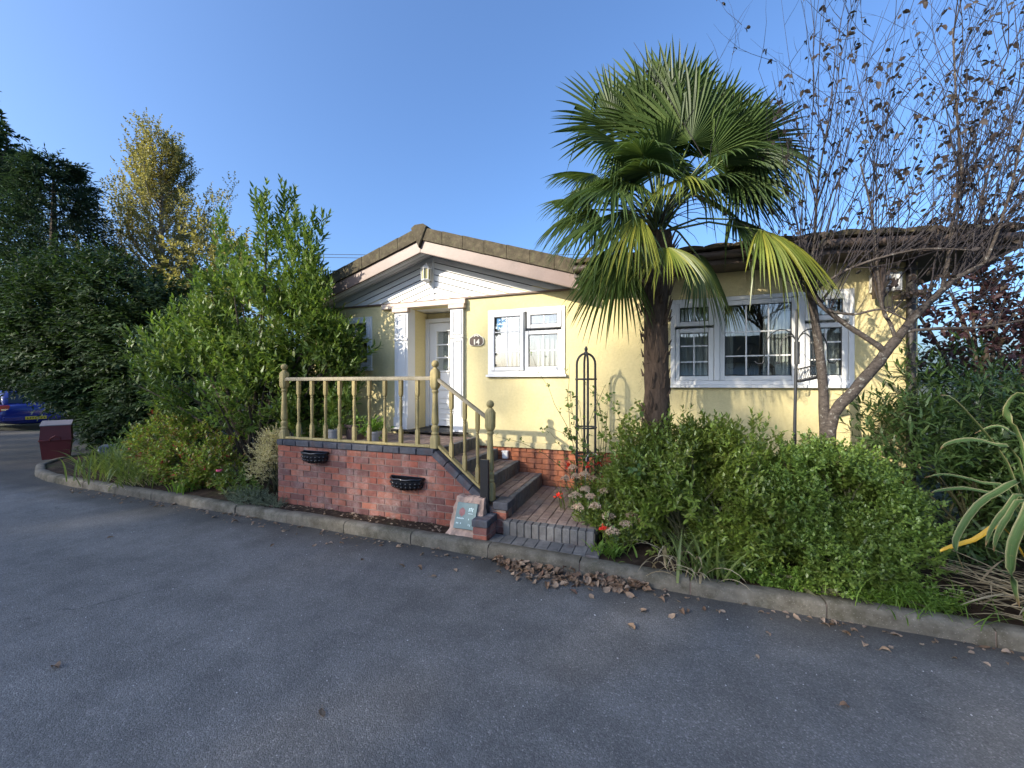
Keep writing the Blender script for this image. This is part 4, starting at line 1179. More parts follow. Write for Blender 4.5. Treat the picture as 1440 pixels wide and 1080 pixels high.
t = thing('bird_feeder_pole', 'thin dark bird feeder pole with curled hooks standing in front of the wide window', 'feeder pole', (1.385, 4.7, 0.1))
b = MB(); b.tube([(0, 0, 0), (0.0, 0, 1.2), (0.02, 0, 2.36)], [0.016, 0.015, 0.013], 8); b.build('pole', M['rust_metal'], t, 50)
b = MB(); b.tube([(0.018, 0, 1.80), (0.019, 0, 2.03)], 0.025, 8); b.build('collar', M['rust_metal'], t, 50)
for (dx, dy, h) in ((-0.14, 0.03, 0.12), (-0.30, -0.05, 0.17), (0.13, -0.03, 0.13), (0.28, 0.06, 0.17)):
    pts = []
    for i in range(11):
        q_ = math.pi * i / 10
        pts.append((0.018 + dx * (1 - math.cos(q_)) / 2, dy * (1 - math.cos(q_)) / 2, 1.98 + h * math.sin(q_) * 1.2 - 0.05 * (i / 10)))
    ex, ey, ez_ = pts[-1]
    pts += [(ex, ey, ez_ - 0.08), (ex + .0 + dx * .05, ey, ez_ - 0.115), (ex + dx * .2, ey, ez_ - 0.12), (ex + dx * .28, ey, ez_ - 0.09)]
    b = MB(); b.tube(pts, 0.006, 6); b.build('hook', M['rust_metal'], t, 50)
b = MB(); b.tube([(0, 0, 1.02), (0.36, 0.02, 1.03)], 0.003, 5); b.build('cross_wire', M['rust_metal'], t)
t = thing('seed_feeder', 'small black wire seed feeder tray hanging tilted beside the pole', 'bird feeder', (1.50, 4.68, 1.74))
t.rotation_euler = (0, R(-14), R(8))
b = MB(); b.cbox(-.10, .10, -.06, .06, 0, .022, .004); b.build('tray', M['black_metal'], t)
b = MB()
for k in range(6):
    for yk in (-.05, .05): b.tube([(-.085 + k * .034, yk, .02), (-.07 + k * .028, yk, .13)], .0028, 5)
for yk in (-.05, .05): b.tube([(-.085, yk, .13), (.085, yk, .13)], .004, 5)
for xk in (-.08, .08): b.tube([(xk * .9, -.05, .13), (xk * .9, .05, .13)], .004, 5)
b.tube([(-.08, 0, .13), (0, 0, .30), (.08, 0, .13)], .0025, 5); b.build('cage', M['black_metal'], t)

t = thing('sill_lantern', 'small dark lantern standing on the sill behind the middle pane', 'lantern', (1.36, WY + 0.125, 1.745))
b = MB(); b.cbox(-.045, .045, -.045, .045, 0, .018, .004); b.build('base', M['black_metal'], t)
b = MB()
for sx in (-1, 1):
    for sy in (-1, 1): b.tube([(sx * .038, sy * .038, .018), (sx * .038, sy * .038, .15)], .004, 5)
b.lathe([(.15, .056), (.165, .05), (.19, .022), (.205, .012)], 8); b.build('frame', M['black_metal'], t)
b = MB(); b.lathe([(.019, .022), (.09, .022), (.092, .018)], 10); b.build('candle', M['cream_paint'], t)
t = thing('wire_birdcage', 'domed wire cage ornament on the window sill next to the small lantern', 'ornament', (1.22, WY + 0.125, 1.745))
b = MB()
for k in range(10):
    a = 2 * math.pi * k / 10; b.tube([(math.cos(a) * .06, math.sin(a) * .055, 0), (math.cos(a) * .06, math.sin(a) * .055, .16), (math.cos(a) * .04, math.sin(a) * .037, .21), (0, 0, .235)], .0025, 4)
b.build('bars', M['black_metal'], t); b = MB(); b.lathe([(0, .065), (.012, .065)], 16); b.build('base', M['black_metal'], t)

def pot(name, label, x, y, r0, r1, h, mat):
    t = thing(name, label, 'plant pot', (x, y, 0.897))
    b = MB(); b.lathe([(0, r0), (h * .82, r1 * .94), (h * .82, r1 * 1.04), (h, r1 * 1.06), (h, r1 * .9), (h * .86, r1 * .86)], 20); b.build('pot', mat, t, 40)
    return t

# ------------------------------------------------------------------ foliage builders
rg_ = np.random.default_rng(5)
def unit(v): return v / np.maximum(np.linalg.norm(v, axis=-1, keepdims=True), 1e-9)
def sample_blobs(blobs, N, rng, shell=0.5, gap=0.0, gscale=1.2, lump=0.16):
    """points in a union of ellipsoids (cx,cy,cz,rx,ry,rz), pulled to the outside, with lumps and gaps"""
    w = np.array([(b[3] * b[4] * b[5]) ** (2 / 3) for b in blobs]); w /= w.sum()
    P = []; D = []
    k = rng.choice(len(blobs), N, p=w)
    B = np.array(blobs)[k]
    d = unit(rng.normal(size=(N, 3)))
    r = (shell + (1 - shell) * rng.random(N)) ** 0.75
    # lumps: a few random bumps over the surface of each blob
    bump = np.zeros(N)
    for i in range(9):
        q = unit(rng.normal(size=(len(blobs), 3)))[k]
        bump += np.maximum(0, (np.sum(q * d, 1) - 0.72)) * (2.2 if i % 2 else -1.7)
    r = r * (1 + lump * bump * 2)
    P = B[:, :3] + d * r[:, None] * B[:, 3:6]
    out = unit(d / B[:, 3:6])
    if gap > 0:
        g = np.array([mnoise.noise(Vector(tuple(p * gscale))) for p in P])
        keep = g > (gap - 0.5)
        P, out = P[keep], out[keep]
    return P, out

def leaf_tris(pos, d, side, nrm, L, W, shape='rhomb', droop=0.12):
    """arrays -> vertices, triangles; rhomb 2 triangles, oval 6, lance 4"""
    N = len(pos); L = np.broadcast_to(L, (N,))[:, None]; W = np.broadcast_to(W, (N,))[:, None]
    if shape == 'rhomb':
        V = np.stack([pos, pos + d * L * .5 + side * W * .5 + nrm * W * .22, pos + d * L - nrm * L * droop, pos + d * L * .5 - side * W * .5 + nrm * W * .22], 1)
        t = np.array([[0, 1, 2], [0, 2, 3]]); m = 4
    elif shape == 'oval':
        V = np.stack([pos, pos + d * L * .3 + side * W * .46 + nrm * W * .12, pos + d * L * .68 + side * W * .42 + nrm * (W * .10 - L * droop * .4), pos + d * L - nrm * L * droop,
                      pos + d * L * .68 - side * W * .42 + nrm * (W * .10 - L * droop * .4), pos + d * L * .3 - side * W * .46 + nrm * W * .12, pos + d * L * .5 - nrm * L * droop * .2], 1)
        t = np.array([[0, 1, 6], [1, 2, 6], [2, 3, 6], [3, 4, 6], [4, 5, 6], [5, 0, 6]]); m = 7
    else:
        V = np.stack([pos, pos + d * L * .25 + side * W * .5 + nrm * W * .15, pos + d * L * .25 - side * W * .5 + nrm * W * .15, pos + d * L * .65 + side * W * .36 - nrm * L * droop * .35,
                      pos + d * L * .65 - side * W * .36 - nrm * L * droop * .35, pos + d * L - nrm * L * droop], 1)
        t = np.array([[0, 1, 2], [1, 3, 4], [1, 4, 2], [3, 5, 4]]); m = 6
    T = (t[None] + (np.arange(N) * m)[:, None, None]).reshape(-1, 3)
    return V.reshape(-1, 3), T

def sprays(P, D, nleaf, tl, L, W, rng, spread=0.95, shape='oval', lvar=0.25, start=0.1, droop=0.15, flat=0.0):
    """leaves spiralling round twigs that start at P and run along D"""
    N = len(P); D = unit(D)
    ref = np.where(np.abs(D[:, 2:3]) > .9, np.array([[1., 0, 0]]), np.array([[0, 0, 1.]]))
    A = unit(np.cross(D, ref)); Bv = np.cross(D, A)
    tlv = tl * rng.uniform(.7, 1.3, N)
    j = np.arange(nleaf)
    ph = rng.uniform(0, 6.28, N)[:, None] + j[None] * 2.4 + rng.normal(0, .25, (N, nleaf))
    tt = (start + (1 - start) * (j[None] + .5) / nleaf) * tlv[:, None]
    sp = spread * (1 - .55 * (j[None] / nleaf)) + rng.normal(0, .15, (N, nleaf))
    radial = A[:, None] * np.cos(ph)[..., None] + Bv[:, None] * np.sin(ph)[..., None]
    d = D[:, None] * np.cos(sp)[..., None] + radial * np.sin(sp)[..., None]
    if flat: d = d * np.array([1, 1, 1 - flat])
    d = unit(d + rng.normal(0, .08, d.shape))
    pos = P[:, None] + D[:, None] * tt[..., None]
    up = D[:, None] * .8 + np.array([0, 0, .9]) + rng.normal(0, .25, d.shape)
    side = unit(np.cross(d, up)); nrm = np.cross(side, d)
    Ls = L * rng.uniform(1 - lvar, 1 + lvar, (N, nleaf)) * (1 - .25 * j[None] / nleaf)
    Ws = W * Ls / L
    f = lambda a: a.reshape(-1, a.shape[-1]) if a.ndim == 3 else a.ravel()
    return leaf_tris(f(pos), f(d), f(side), f(nrm), f(Ls), f(Ws), shape, droop)

def merge(parts):
    V = []; T = []; n = 0
    for v, t_ in parts: V.append(v); T.append(t_ + n); n += len(v)
    return np.concatenate(V), np.concatenate(T)

def twig_tubes(mb, P, D, tl, r, n=3):
    for p, d in zip(P, D): mb.tube([p, p + d * tl * .55, p + d * tl], [r, r * .8, r * .4], n, False)

def stems_to(mb, base, P, rng, n, r0=0.018, r1=0.006, wob=0.1):
    """curving stems from the foot of a shrub up into its crown"""
    for i in rng.choice(len(P), min(n, len(P)), replace=False):
        b0 = Vector(base) + Vector((rng.normal(0, .12), rng.normal(0, .08), 0)); e = Vector(P[i])
        mid = b0.lerp(e, .5) + Vector((rng.normal(0, wob), rng.normal(0, wob), .15 * (e - b0).length))
        pts = [b0.lerp(mid, k / 3).lerp(mid.lerp(e, k / 3), k / 3) for k in range(4)]
        pts = [b0.lerp(mid, k).lerp(mid.lerp(e, k), k) for k in (0, .25, .5, .75, 1)]
        mb.tube(pts, [r0, r0 * .85, r0 * .65, r0 * .45, r1], 5, False)

def shrub(name, label, cat, base, blobs, N, leaf, mat, seed, up=0.5, out=1.0, nleaf=9, tl=0.16, shell=0.45, gap=0.0, gscale=2.2, stems=14, stem_mat='stem', shape='oval',
          twig=0.0, extra=None, group=None, spread=.95, droop=.15, lump=.16, zmin=None, r0=.018, keepf=None, flat=0.0):
    rng = np.random.default_rng(seed)
    t = thing(name, label, cat, base, 0, group)
    bo = np.array(base)
    P, O = sample_blobs(blobs, N, rng, shell, gap, gscale, lump)
    if zmin is not None: k = P[:, 2] > zmin; P, O = P[k], O[k]
    if keepf is not None: k = keepf(P); P, O = P[k], O[k]
    D = unit(O * out + np.array([0, 0, up]) + rng.normal(0, .35, P.shape))
    P = P - D * tl * .5
    if extra: 
        P = np.concatenate([P] + [e[0] for e in extra]); D = np.concatenate([D] + [e[1] for e in extra])
    V, T = sprays(P - bo, D, nleaf, tl, leaf[0], leaf[1], rng, spread, shape, droop=droop, flat=flat)
    cr = tri_mesh('crown', V, T, mat, t)
    mb = MB(); stems_to(mb, (0, 0, 0), P - bo, rng, stems, r0)
    if twig: twig_tubes(mb, P[::3] - bo, D[::3], tl, twig)
    mb.build('stems', M[stem_mat], t)
    return t, P, D

def blades(base, az, L, W, a0, a1, K=6, twist=None, rng=None):
    """arching strap leaves. a0/a1: angle from vertical at the foot / tip, arrays"""
    N = len(base); az = np.asarray(az); L = np.broadcast_to(L, (N,)); W = np.broadcast_to(W, (N,)); a0 = np.broadcast_to(a0, (N,)); a1 = np.broadcast_to(a1, (N,))
    h = np.stack([np.cos(az), np.sin(az), np.zeros(N)], 1); s = np.stack([-np.sin(az), np.cos(az), np.zeros(N)], 1)
    p = base.copy(); V = []
    for k in range(K + 1):
        q = k / K; a = a0 + (a1 - a0) * q ** 1.3
        wd = W * (min(1, .55 + q * 2) * (1 - q ** 2.2) + .02)
        n_ = np.stack([-np.cos(a) * h[:, 0], -np.cos(a) * h[:, 1], np.sin(a)], 1)
        V += [p - s * wd[:, None] * .5 + n_ * (wd * .18)[:, None], p - n_ * (wd * .06)[:, None], p + s * wd[:, None] * .5 + n_ * (wd * .18)[:, None]]
        p = p + (h * np.sin(a)[:, None] + np.array([0, 0, 1.]) * np.cos(a)[:, None]) * (L / K)[:, None]
    V = np.stack(V, 1); m = 3 * (K + 1); t = []
    for k in range(K):
        for c in (0, 1):
            a, b_, c_, d_ = 3 * k + c, 3 * k + c + 1, 3 * k + 3 + c + 1, 3 * k + 3 + c
            t += [[a, b_, c_], [a, c_, d_]]
    T = (np.array(t)[None] + (np.arange(N) * m)[:, None, None]).reshape(-1, 3)
    return V.reshape(-1, 3), T

M['laurel'] = leafmat('laurel_leaf', [(0.058, 0.105, 0.020), (0.092, 0.150, 0.030), (0.135, 0.200, 0.045), (0.066, 0.115, 0.024), (0.15, 0.185, 0.05)], 0.26, 0.46, 0.3)
M['dark_leaf'] = leafmat('dark_hedge_leaf', [(0.016, 0.034, 0.013), (0.026, 0.052, 0.017), (0.040, 0.068, 0.020)], 0.2, 0.6, 0.2, clump=.9)
M['privet'] = leafmat('light_shrub_leaf', [(0.115, 0.165, 0.024), (0.17, 0.235, 0.036), (0.235, 0.30, 0.055), (0.085, 0.125, 0.020), (0.20, 0.22, 0.05)], 0.22, 0.38, 0.55, clump=2.4)
M['box_leaf'] = leafmat('small_round_leaf', [(0.10, 0.165, 0.028), (0.15, 0.225, 0.04), (0.20, 0.275, 0.060), (0.08, 0.13, 0.024)], 0.22, 0.40, 0.5, clump=2.4)
M['fuchsia'] = leafmat('autumn_shrub_leaf', [(0.10, 0.16, 0.022), (0.17, 0.25, 0.035), (0.25, 0.32, 0.05), (0.24, 0.13, 0.06), (0.12, 0.18, 0.03), (0.28, 0.32, 0.06)], 0.32, 0.45, 0.4, clump=3)
M['red_flower'] = leafmat('crimson_flower', [(0.30, 0.015, 0.045), (0.42, 0.03, 0.06)], 0.25, 0.5, 0.3)
M['scarlet'] = leafmat('scarlet_flower', [(0.72, 0.045, 0.025), (0.80, 0.09, 0.05)], 0.25, 0.5, 0.3)
M['cream_leaf'] = leafmat('cream_spiraea', [(0.52, 0.46, 0.30), (0.62, 0.56, 0.40), (0.42, 0.36, 0.20), (0.36, 0.36, 0.17)], 0.30, 0.6, 0.2, clump=4)
M['sedum_flower'] = leafmat('sedum_head', [(0.62, 0.44, 0.33), (0.70, 0.57, 0.42), (0.56, 0.38, 0.30)], 0.15, 0.8, 0.15, clump=6)
M['sedum_leaf'] = leafmat('sedum_leaf', [(0.10, 0.16, 0.06), (0.14, 0.21, 0.08)], 0.2, 0.5, 0.3)
M['grass_leaf'] = leafmat('strap_leaf', [(0.09, 0.13, 0.030), (0.14, 0.19, 0.045), (0.19, 0.23, 0.07), (0.08, 0.115, 0.028)], 0.32, 0.45, 0.4, clump=3)
M['dry_strap'] = leafmat('dry_strap_leaf', [(0.38, 0.29, 0.17), (0.50, 0.41, 0.27), (0.30, 0.22, 0.13)], 0.2, 0.7, 0.2, clump=4)
M['grey_herb'] = leafmat('grey_green_herb', [(0.13, 0.16, 0.11), (0.19, 0.22, 0.155), (0.10, 0.13, 0.08)], 0.2, 0.7, 0.2, clump=4)
M['ground_leaf'] = leafmat('ground_cover_leaf', [(0.085, 0.16, 0.022), (0.13, 0.22, 0.034), (0.18, 0.27, 0.05)], 0.34, 0.5, 0.35, clump=4)
M['narrow_leaf'] = leafmat('narrow_dark_leaf', [(0.038, 0.075, 0.020), (0.058, 0.105, 0.028), (0.085, 0.13, 0.04), (0.045, 0.085, 0.026)], 0.28, 0.42, 0.45, clump=1.8)
M['rose_leaf'] = leafmat('rose_leaf', [(0.060, 0.115, 0.022), (0.095, 0.16, 0.032), (0.17, 0.20, 0.05), (0.07, 0.12, 0.03)], 0.32, 0.4, 0.4, clump=4)
M['poplar_leaf'] = leafmat('yellowing_leaf', [(0.135, 0.130, 0.055), (0.205, 0.185, 0.068), (0.26, 0.23, 0.082), (0.115, 0.115, 0.052)], 0.35, 0.5, 0.3, clump=.35)
M['conifer_leaf'] = leafmat('conifer_needles', [(0.020, 0.040, 0.024), (0.030, 0.058, 0.032), (0.042, 0.072, 0.036)], 0.15, 0.6, 0.2, clump=.5)
M['purple_leaf'] = leafmat('dark_purple_leaf', [(0.045, 0.022, 0.028), (0.065, 0.030, 0.034), (0.050, 0.036, 0.022)], 0.25, 0.5, 0.3)
M['brown_leaf'] = leafmat('hanging_brown_leaf', [(0.035, 0.028, 0.027), (0.058, 0.042, 0.034), (0.034, 0.033, 0.027)], 0.22, 0.6, 0.25, clump=3)
M['street_leaf'] = leafmat('street_tree_leaf', [(0.045, 0.075, 0.020), (0.07, 0.10, 0.028), (0.10, 0.12, 0.03)], 0.3, 0.5, 0.3, clump=.6)
def phormium_mat():
    t = NT('variegated_leaf'); uv = t.n('ShaderNodeAttribute'); uv.attribute_name = 'across'
    a = t.math('ABSOLUTE', uv.outputs['Fac'])
    c = t.ramp(a, [(0.0, (0.055, 0.100, 0.032)), (0.66, (0.075, 0.122, 0.040)), (0.80, (0.20, 0.20, 0.09)), (1.0, (0.27, 0.255, 0.13))])
    al = t.n('ShaderNodeAttribute'); al.attribute_name = 'along'
    cb = t.n('ShaderNodeCombineXYZ'); t.l(t.math('MULTIPLY', uv.outputs['Fac'], 9.0), cb.inputs[0]); t.l(t.math('MULTIPLY', al.outputs['Fac'], 1.2), cb.inputs[1])
    fib = t.noise(cb.outputs[0], 3.0, 4, 0.7)
    c = t.mix(1.0, c, t.ramp(fib, [(0.3, 0.55), (0.5, 1.0), (0.7, 1.45)]), 'MULTIPLY')
    blot = t.ramp(t.noise(t.pos(), 34, 4, .7), [(0.58, 0), (0.68, 1)])
    c = t.mix(t.math('MULTIPLY', blot, 0.45), c, (0.16, 0.13, 0.06))
    tip = t.ramp(t.math('ADD', al.outputs['Fac'], t.math('MULTIPLY', fib, 0.12)), [(0.93, 0), (1.0, 1)])
    c = t.mix(tip, c, (0.20, 0.13, 0.06)); t.bump(fib, 0.5, 0.004)
    t.col(c); t.set(0.55, 0, 0.15); return t.m
M['phormium'] = phormium_mat()
M['yellow_blade'] = simple('yellowing_blade', (0.62, 0.38, 0.04), 0.5, 0.2, 8)

# ------------------------------------------------------------------ shrubs of the front garden
def shoots(points, rng, n=26, tilt=.12):
    """upright leading shoots: twig bases stacked along vertical stems"""
    P = []; D = []
    for (x, y, z0, z1) in points:
        dx, dy = rng.normal(0, tilt), rng.normal(0, tilt * .6)
        k = max(4, int((z1 - z0) / .085))
        for i in range(k):
            q = i / k; P.append((x + dx * q * (z1 - z0), y + dy * q * (z1 - z0), z0 + q * (z1 - z0))); a = rng.uniform(0, 6.28); s_ = .62 * (1 - q) + .12
            D.append((dx + math.cos(a) * s_, dy + math.sin(a) * s_, 1))
    return np.array(P), unit(np.array(D))
r_ = np.random.default_rng(31)
sh = [(-6.95, 4.55, 3.3, 4.55), (-6.7, 4.7, 3.2, 3.95), (-5.75, 4.5, 3.6, 4.62), (-5.55, 4.55, 3.5, 4.66), (-5.35, 4.6, 3.4, 4.72), (-5.9, 4.6, 3.3, 4.25), (-4.98, 4.6, 3.2, 4.25), (-4.85, 4.55, 3.1, 4.0),
      (-5.2, 4.5, 3.3, 4.2), (-6.25, 4.5, 3.1, 3.9), (-7.4, 4.5, 2.7, 3.5), (-7.7, 4.5, 2.4, 3.1), (-8.2, 4.45, 2.2, 2.8), (-6.45, 4.7, 3.0, 3.7), (-5.1, 4.75, 3.3, 4.05), (-8.8, 4.5, 2.0, 2.5), (-4.7, 4.6, 2.9, 3.5)]
shrub('laurel_shrub', 'large glossy green laurel shrub with upright shoots beside the platform', 'shrub', (-6.3, 4.7, 0.09),
      [(-6.3, 4.65, 2.45, 1.75, .72, 1.15), (-7.5, 4.6, 1.8, 1.45, .70, .95), (-7.3, 4.62, 2.6, 1.0, .6, .8), (-5.2, 4.72, 2.45, .95, .5, .95), (-5.45, 4.65, 3.2, .62, .42, .75), (-6.75, 4.65, 3.0, .65, .45, .75), (-6.2, 4.55, 1.5, 1.2, .62, .75), (-4.75, 4.72, 1.85, .80, .40, .72), (-4.6, 4.75, 2.3, .6, .36, .5), (-4.95, 4.62, 1.3, .6, .4, .45), (-4.7, 4.7, 2.75, .5, .36, .5), (-5.2, 4.9, 1.4, .5, .3, .5), (-5.6, 4.6, 1.7, .8, .5, .8)],
      3900, (.125, .040), M['laurel'], 41, up=1.0, out=.85, nleaf=11, tl=.30, shell=.45, gap=.30, gscale=1.5, stems=46, stem_mat='dark_bark', extra=[shoots(sh, r_), shoots(sh[:9], r_)], shape='lance', spread=.85, r0=.03, lump=.22, droop=.08,
      keepf=lambda P: P[:, 1] < 5.12)
t, P, D = shrub('fuchsia_bush', 'yellow green bush dotted with crimson flowers at the kerb, left of the platform', 'shrub', (-7.0, 4.15, 0.09),
      [(-7.1, 4.2, .58, 1.08, .48, .52), (-6.5, 4.05, .42, .62, .36, .36), (-7.7, 4.15, .68, .6, .4, .55), (-6.9, 3.95, .35, .7, .25, .3)],
      1900, (.058, .030), M['fuchsia'], 43, up=.7, nleaf=9, tl=.14, shell=.5, gap=.30, gscale=3.0, stems=40, lump=.25)
rr = np.random.default_rng(8); k = rr.choice(len(P), 60)
V, T = sprays(P[k] - np.array(t.location) + D[k] * .06, D[k], 7, .05, .04, .026, rr, 1.2, 'oval'); tri_mesh('flowers', V, T, M['red_flower'], t)
shrub('spiraea_bush', 'cream flowered feathery bush against the left end of the brick wall', 'shrub', (-5.15, 4.25, 0.09),
      [(-5.2, 4.15, .68, .30, .24, .38), (-5.38, 4.1, .50, .22, .2, .28), (-5.1, 4.1, .82, .2, .18, .28)], 620, (.026, .012), M['cream_leaf'], 44, up=.6, nleaf=14, tl=.13, shell=.35, stems=20, shape='rhomb')
shrub('low_rose', 'low green rose with a single pink bloom near the kerb', 'plant', (-5.75, 3.95, 0.09),
      [(-5.7, 3.95, .28, .34, .2, .22), (-5.35, 3.9, .2, .25, .15, .14)], 150, (.045, .025), M['rose_leaf'], 45, up=.8, nleaf=7, tl=.12, shell=.3, stems=12)
rs_ = bpy.data.objects['low_rose']
b = MB()
for i in range(5):
    a = i * 1.25; b.lathe([(0, .004), (.012, .022), (.03, .026), (.036, .020)], 7, None, (math.cos(a) * .014 - .02, -.17 + math.sin(a) * .012, .36))
pinkm = simple('pink_petal', (0.72, 0.12, 0.20), 0.5, 0.1); b.build('bloom', pinkm, rs_)
shrub('grey_hebe', 'low grey green mound of fine leaves at the left foot of the brick wall', 'shrub', (-5.0, 3.78, 0.09),
      [(-5.15, 3.75, .15, .42, .17, .13), (-4.72, 3.74, .12, .24, .13, .10)], 520, (.022, .008), M['grey_herb'], 46, up=.9, nleaf=12, tl=.10, shell=.3, stems=10, shape='rhomb')
# strap leaved clumps on the left
def clump(name, label, cat, base, n, L, W, mat, seed, a0=(.1, .5), a1=(1.2, 2.0), rad=.12, group=None, az=None):
    rng = np.random.default_rng(seed); t = thing(name, label, cat, base, 0, group)
    b0 = np.stack([rng.normal(0, rad, n), rng.normal(0, rad * .6, n), np.zeros(n)], 1)
    azs = rng.uniform(0, 2 * np.pi, n) if az is None else rng.normal(az[0], az[1], n)
    V, T = blades(b0, azs, L * rng.uniform(.6, 1.2, n), W * rng.uniform(.7, 1.2, n), rng.uniform(*a0, n), rng.uniform(*a1, n))
    tag(tri_mesh('leaves', V, T, mat, t, True), kind='stuff'); return t
clump('daylily_clump', 'arching green strap leaved clump by the kerb between the bin and the yellow green bush', 'plant', (-8.55, 3.95, 0.09), 130, .60, .022, M['grass_leaf'], 51, rad=.28)
clump('daylily_clump', 'strap leaved clump nearest the maroon bin under the dark tree', 'plant', (-9.5, 4.25, 0.09), 110, .62, .024, M['grass_leaf'], 52, rad=.30)
clump('daylily_clump', 'small bright tuft of strap leaves spilling over the kerb below the yellow green bush', 'plant', (-6.55, 3.74, 0.09), 36, .30, .016, M['ground_leaf'], 53, rad=.07)
clump('daylily_clump', 'dense strap leaved clump below the left edge of the yellow green bush', 'plant', (-7.75, 3.85, 0.09), 90, .42, .020, M['grass_leaf'], 54, rad=.22)
clump('dry_grass_tuft', 'bleached dry tuft of leaves lying on the kerb, left side', 'plant', (-7.6, 3.68, 0.11), 26, .24, .014, M['dry_strap'], 55, (.4, .9), (1.6, 2.2), rad=.16, az=(-1.57, .7))

# ------------------------------------------------------------------ right hand bed
shrub('leafy_shrub', 'broad light green leafy shrub under the palm, behind the kerb', 'shrub', (0.35, 4.1, 0.09),
      [(.30, 4.15, .74, .74, .55, .58), (.75, 4.05, .66, .58, .5, .55), (-.05, 4.2, .80, .42, .4, .45), (.35, 3.95, .52, .66, .32, .44), (.75, 3.90, .44, .45, .26, .36), (.45, 4.4, .98, .55, .3, .34)],
      4800, (.066, .026), M['privet'], 61, up=.85, nleaf=10, tl=.17, shell=.42, gap=.36, gscale=3.0, stems=60, shape='oval', lump=.22,
      extra=[shoots([(.15, 4.3, 1.1, 1.42), (.5, 4.4, 1.1, 1.36), (.75, 4.35, 1.05, 1.34), (.95, 4.4, 1.0, 1.30), (.3, 4.35, 1.15, 1.38), (-.1, 4.3, 1.05, 1.26), (.62, 4.25, 1.1, 1.30)], r_)])
shrub('small_leaved_shrub', 'dense small leaved green shrub at the foot of the forked tree', 'shrub', (1.5, 4.05, 0.09),
      [(1.42, 4.05, .62, .58, .48, .54), (1.76, 3.98, .52, .32, .38, .46), (1.25, 4.0, .72, .42, .42, .44), (1.42, 3.74, .38, .48, .26, .34), (1.15, 3.74, .36, .4, .24, .3), (1.5, 4.3, .88, .5, .3, .34)],
      5600, (.040, .021), M['box_leaf'], 62, up=.9, nleaf=11, tl=.13, shell=.45, gap=.34, gscale=3.2, stems=60, lump=.2)
shrub('oleander_thicket', 'dark thicket of narrow leaves at the right corner of the house', 'shrub', (3.0, 5.0, 0.08),
      [(2.35, 4.85, .95, .42, .34, .80), (3.2, 5.1, 1.15, .85, .6, .95), (4.3, 5.2, 1.2, 1.0, .8, 1.0), (2.75, 4.6, .7, .5, .35, .6), (3.6, 4.6, .9, .8, .5, .8)],
      2300, (.135, .022), M['narrow_leaf'], 63, up=.7, nleaf=12, tl=.30, shell=.35, gap=.22, gscale=1.8, stems=70, shape='lance', spread=1.1, droop=.25, r0=.014)
shrub('ground_cover_mat', 'low bright green ground cover spilling to the kerb below the dense shrub', 'ground cover', (1.3, 3.62, 0.09),
      [(1.0, 3.64, .14, .35, .10, .08), (1.45, 3.62, .15, .38, .10, .10), (1.8, 3.64, .14, .28, .12, .10), (.65, 3.66, .12, .25, .08, .07)], 900, (.036, .020), M['ground_leaf'], 64, up=1.0, nleaf=7, tl=.08, shell=.2, stems=8, shape='rhomb')
clump('grassy_fringe', 'fine green grassy fringe over the kerb near the right end of the bed', 'plant', (1.72, 3.62, 0.10), 150, .26, .008, M['ground_leaf'], 65, (.2, .8), (1.0, 1.9), rad=.22)
clump('iris_clump', 'strap leaved clump with bleached drooping leaves in front of the light green shrub', 'plant', (.42, 3.62, 0.09), 64, .44, .024, M['grass_leaf'], 66, (.1, .7), (.9, 2.0), rad=.14)
clump('dry_grass_tuft', 'few bleached strap leaves drooping over the kerb under the light green shrub', 'plant', (.22, 3.58, 0.11), 22, .42, .020, M['dry_strap'], 67, (.3, .9), (1.9, 2.6), rad=.16, az=(-1.5, .9))
clump('torch_lily', 'grassy clump with narrow yellow green leaves beside the obelisk', 'plant', (-.66, 4.5, 0.10), 170, .56, .014, M['grass_leaf'], 68, (.1, .5), (.7, 1.7), rad=.14)
clump('leafy_edging', 'short green tuft at the corner of the landing beside the kerb', 'plant', (-.36, 3.72, 0.10), 60, .16, .022, M['ground_leaf'], 69, (.2, .9), (.9, 1.7), rad=.09)
# sedum with flat flower heads
def sedum(label, base, heads, seed):
    rng = np.random.default_rng(seed); t = thing('sedum', label, 'plant', base)
    bo = np.array(base); stems = MB(); lv = []
    for (x, y, z, r) in heads:
        e = Vector((x, y, z)) - Vector(base); b0 = Vector((e.x * .35, e.y * .35, 0)); stems.tube([b0, b0.lerp(e, .5) + Vector((0, 0, .03)), e], [.006, .005, .004], 5)
        n_ = 150; q = rng.uniform(0, 6.28, n_); rr_ = r * np.sqrt(rng.random(n_)); lump_ = 1 + .25 * np.sin(q * 3 + x * 30)
        P = np.stack([e.x + rr_ * np.cos(q) * lump_, e.y + rr_ * np.sin(q) * lump_, e.z + .018 * (1 - (rr_ / r) ** 2) * 2 + rng.normal(0, .005, n_)], 1)
        D = unit(np.stack([np.cos(q) * rr_ / r * .8, np.sin(q) * rr_ / r * .8, np.full(n_, .8)], 1))
        V, T = sprays(P, D, 3, .006, .014, .010, rng, 1.0, 'rhomb'); tri_mesh('flower_head', V, T, M['sedum_flower'], t)
        k = 4; Pl = np.array([list(b0.lerp(e, .3 + .18 * i)) for i in range(k)]); lv.append((Pl, unit(np.tile(np.array([[e.x - b0.x, e.y - b0.y, e.z]]), (k, 1)))))
    stems.build('stems', M['stem'], t)
    P = np.concatenate([a for a, _ in lv]); D = np.concatenate([a for _, a in lv])
    V, T = sprays(P, D, 4, .07, .065, .034, rng, 1.2, 'oval'); tri_mesh('leaves', V, T, M['sedum_leaf'], t)
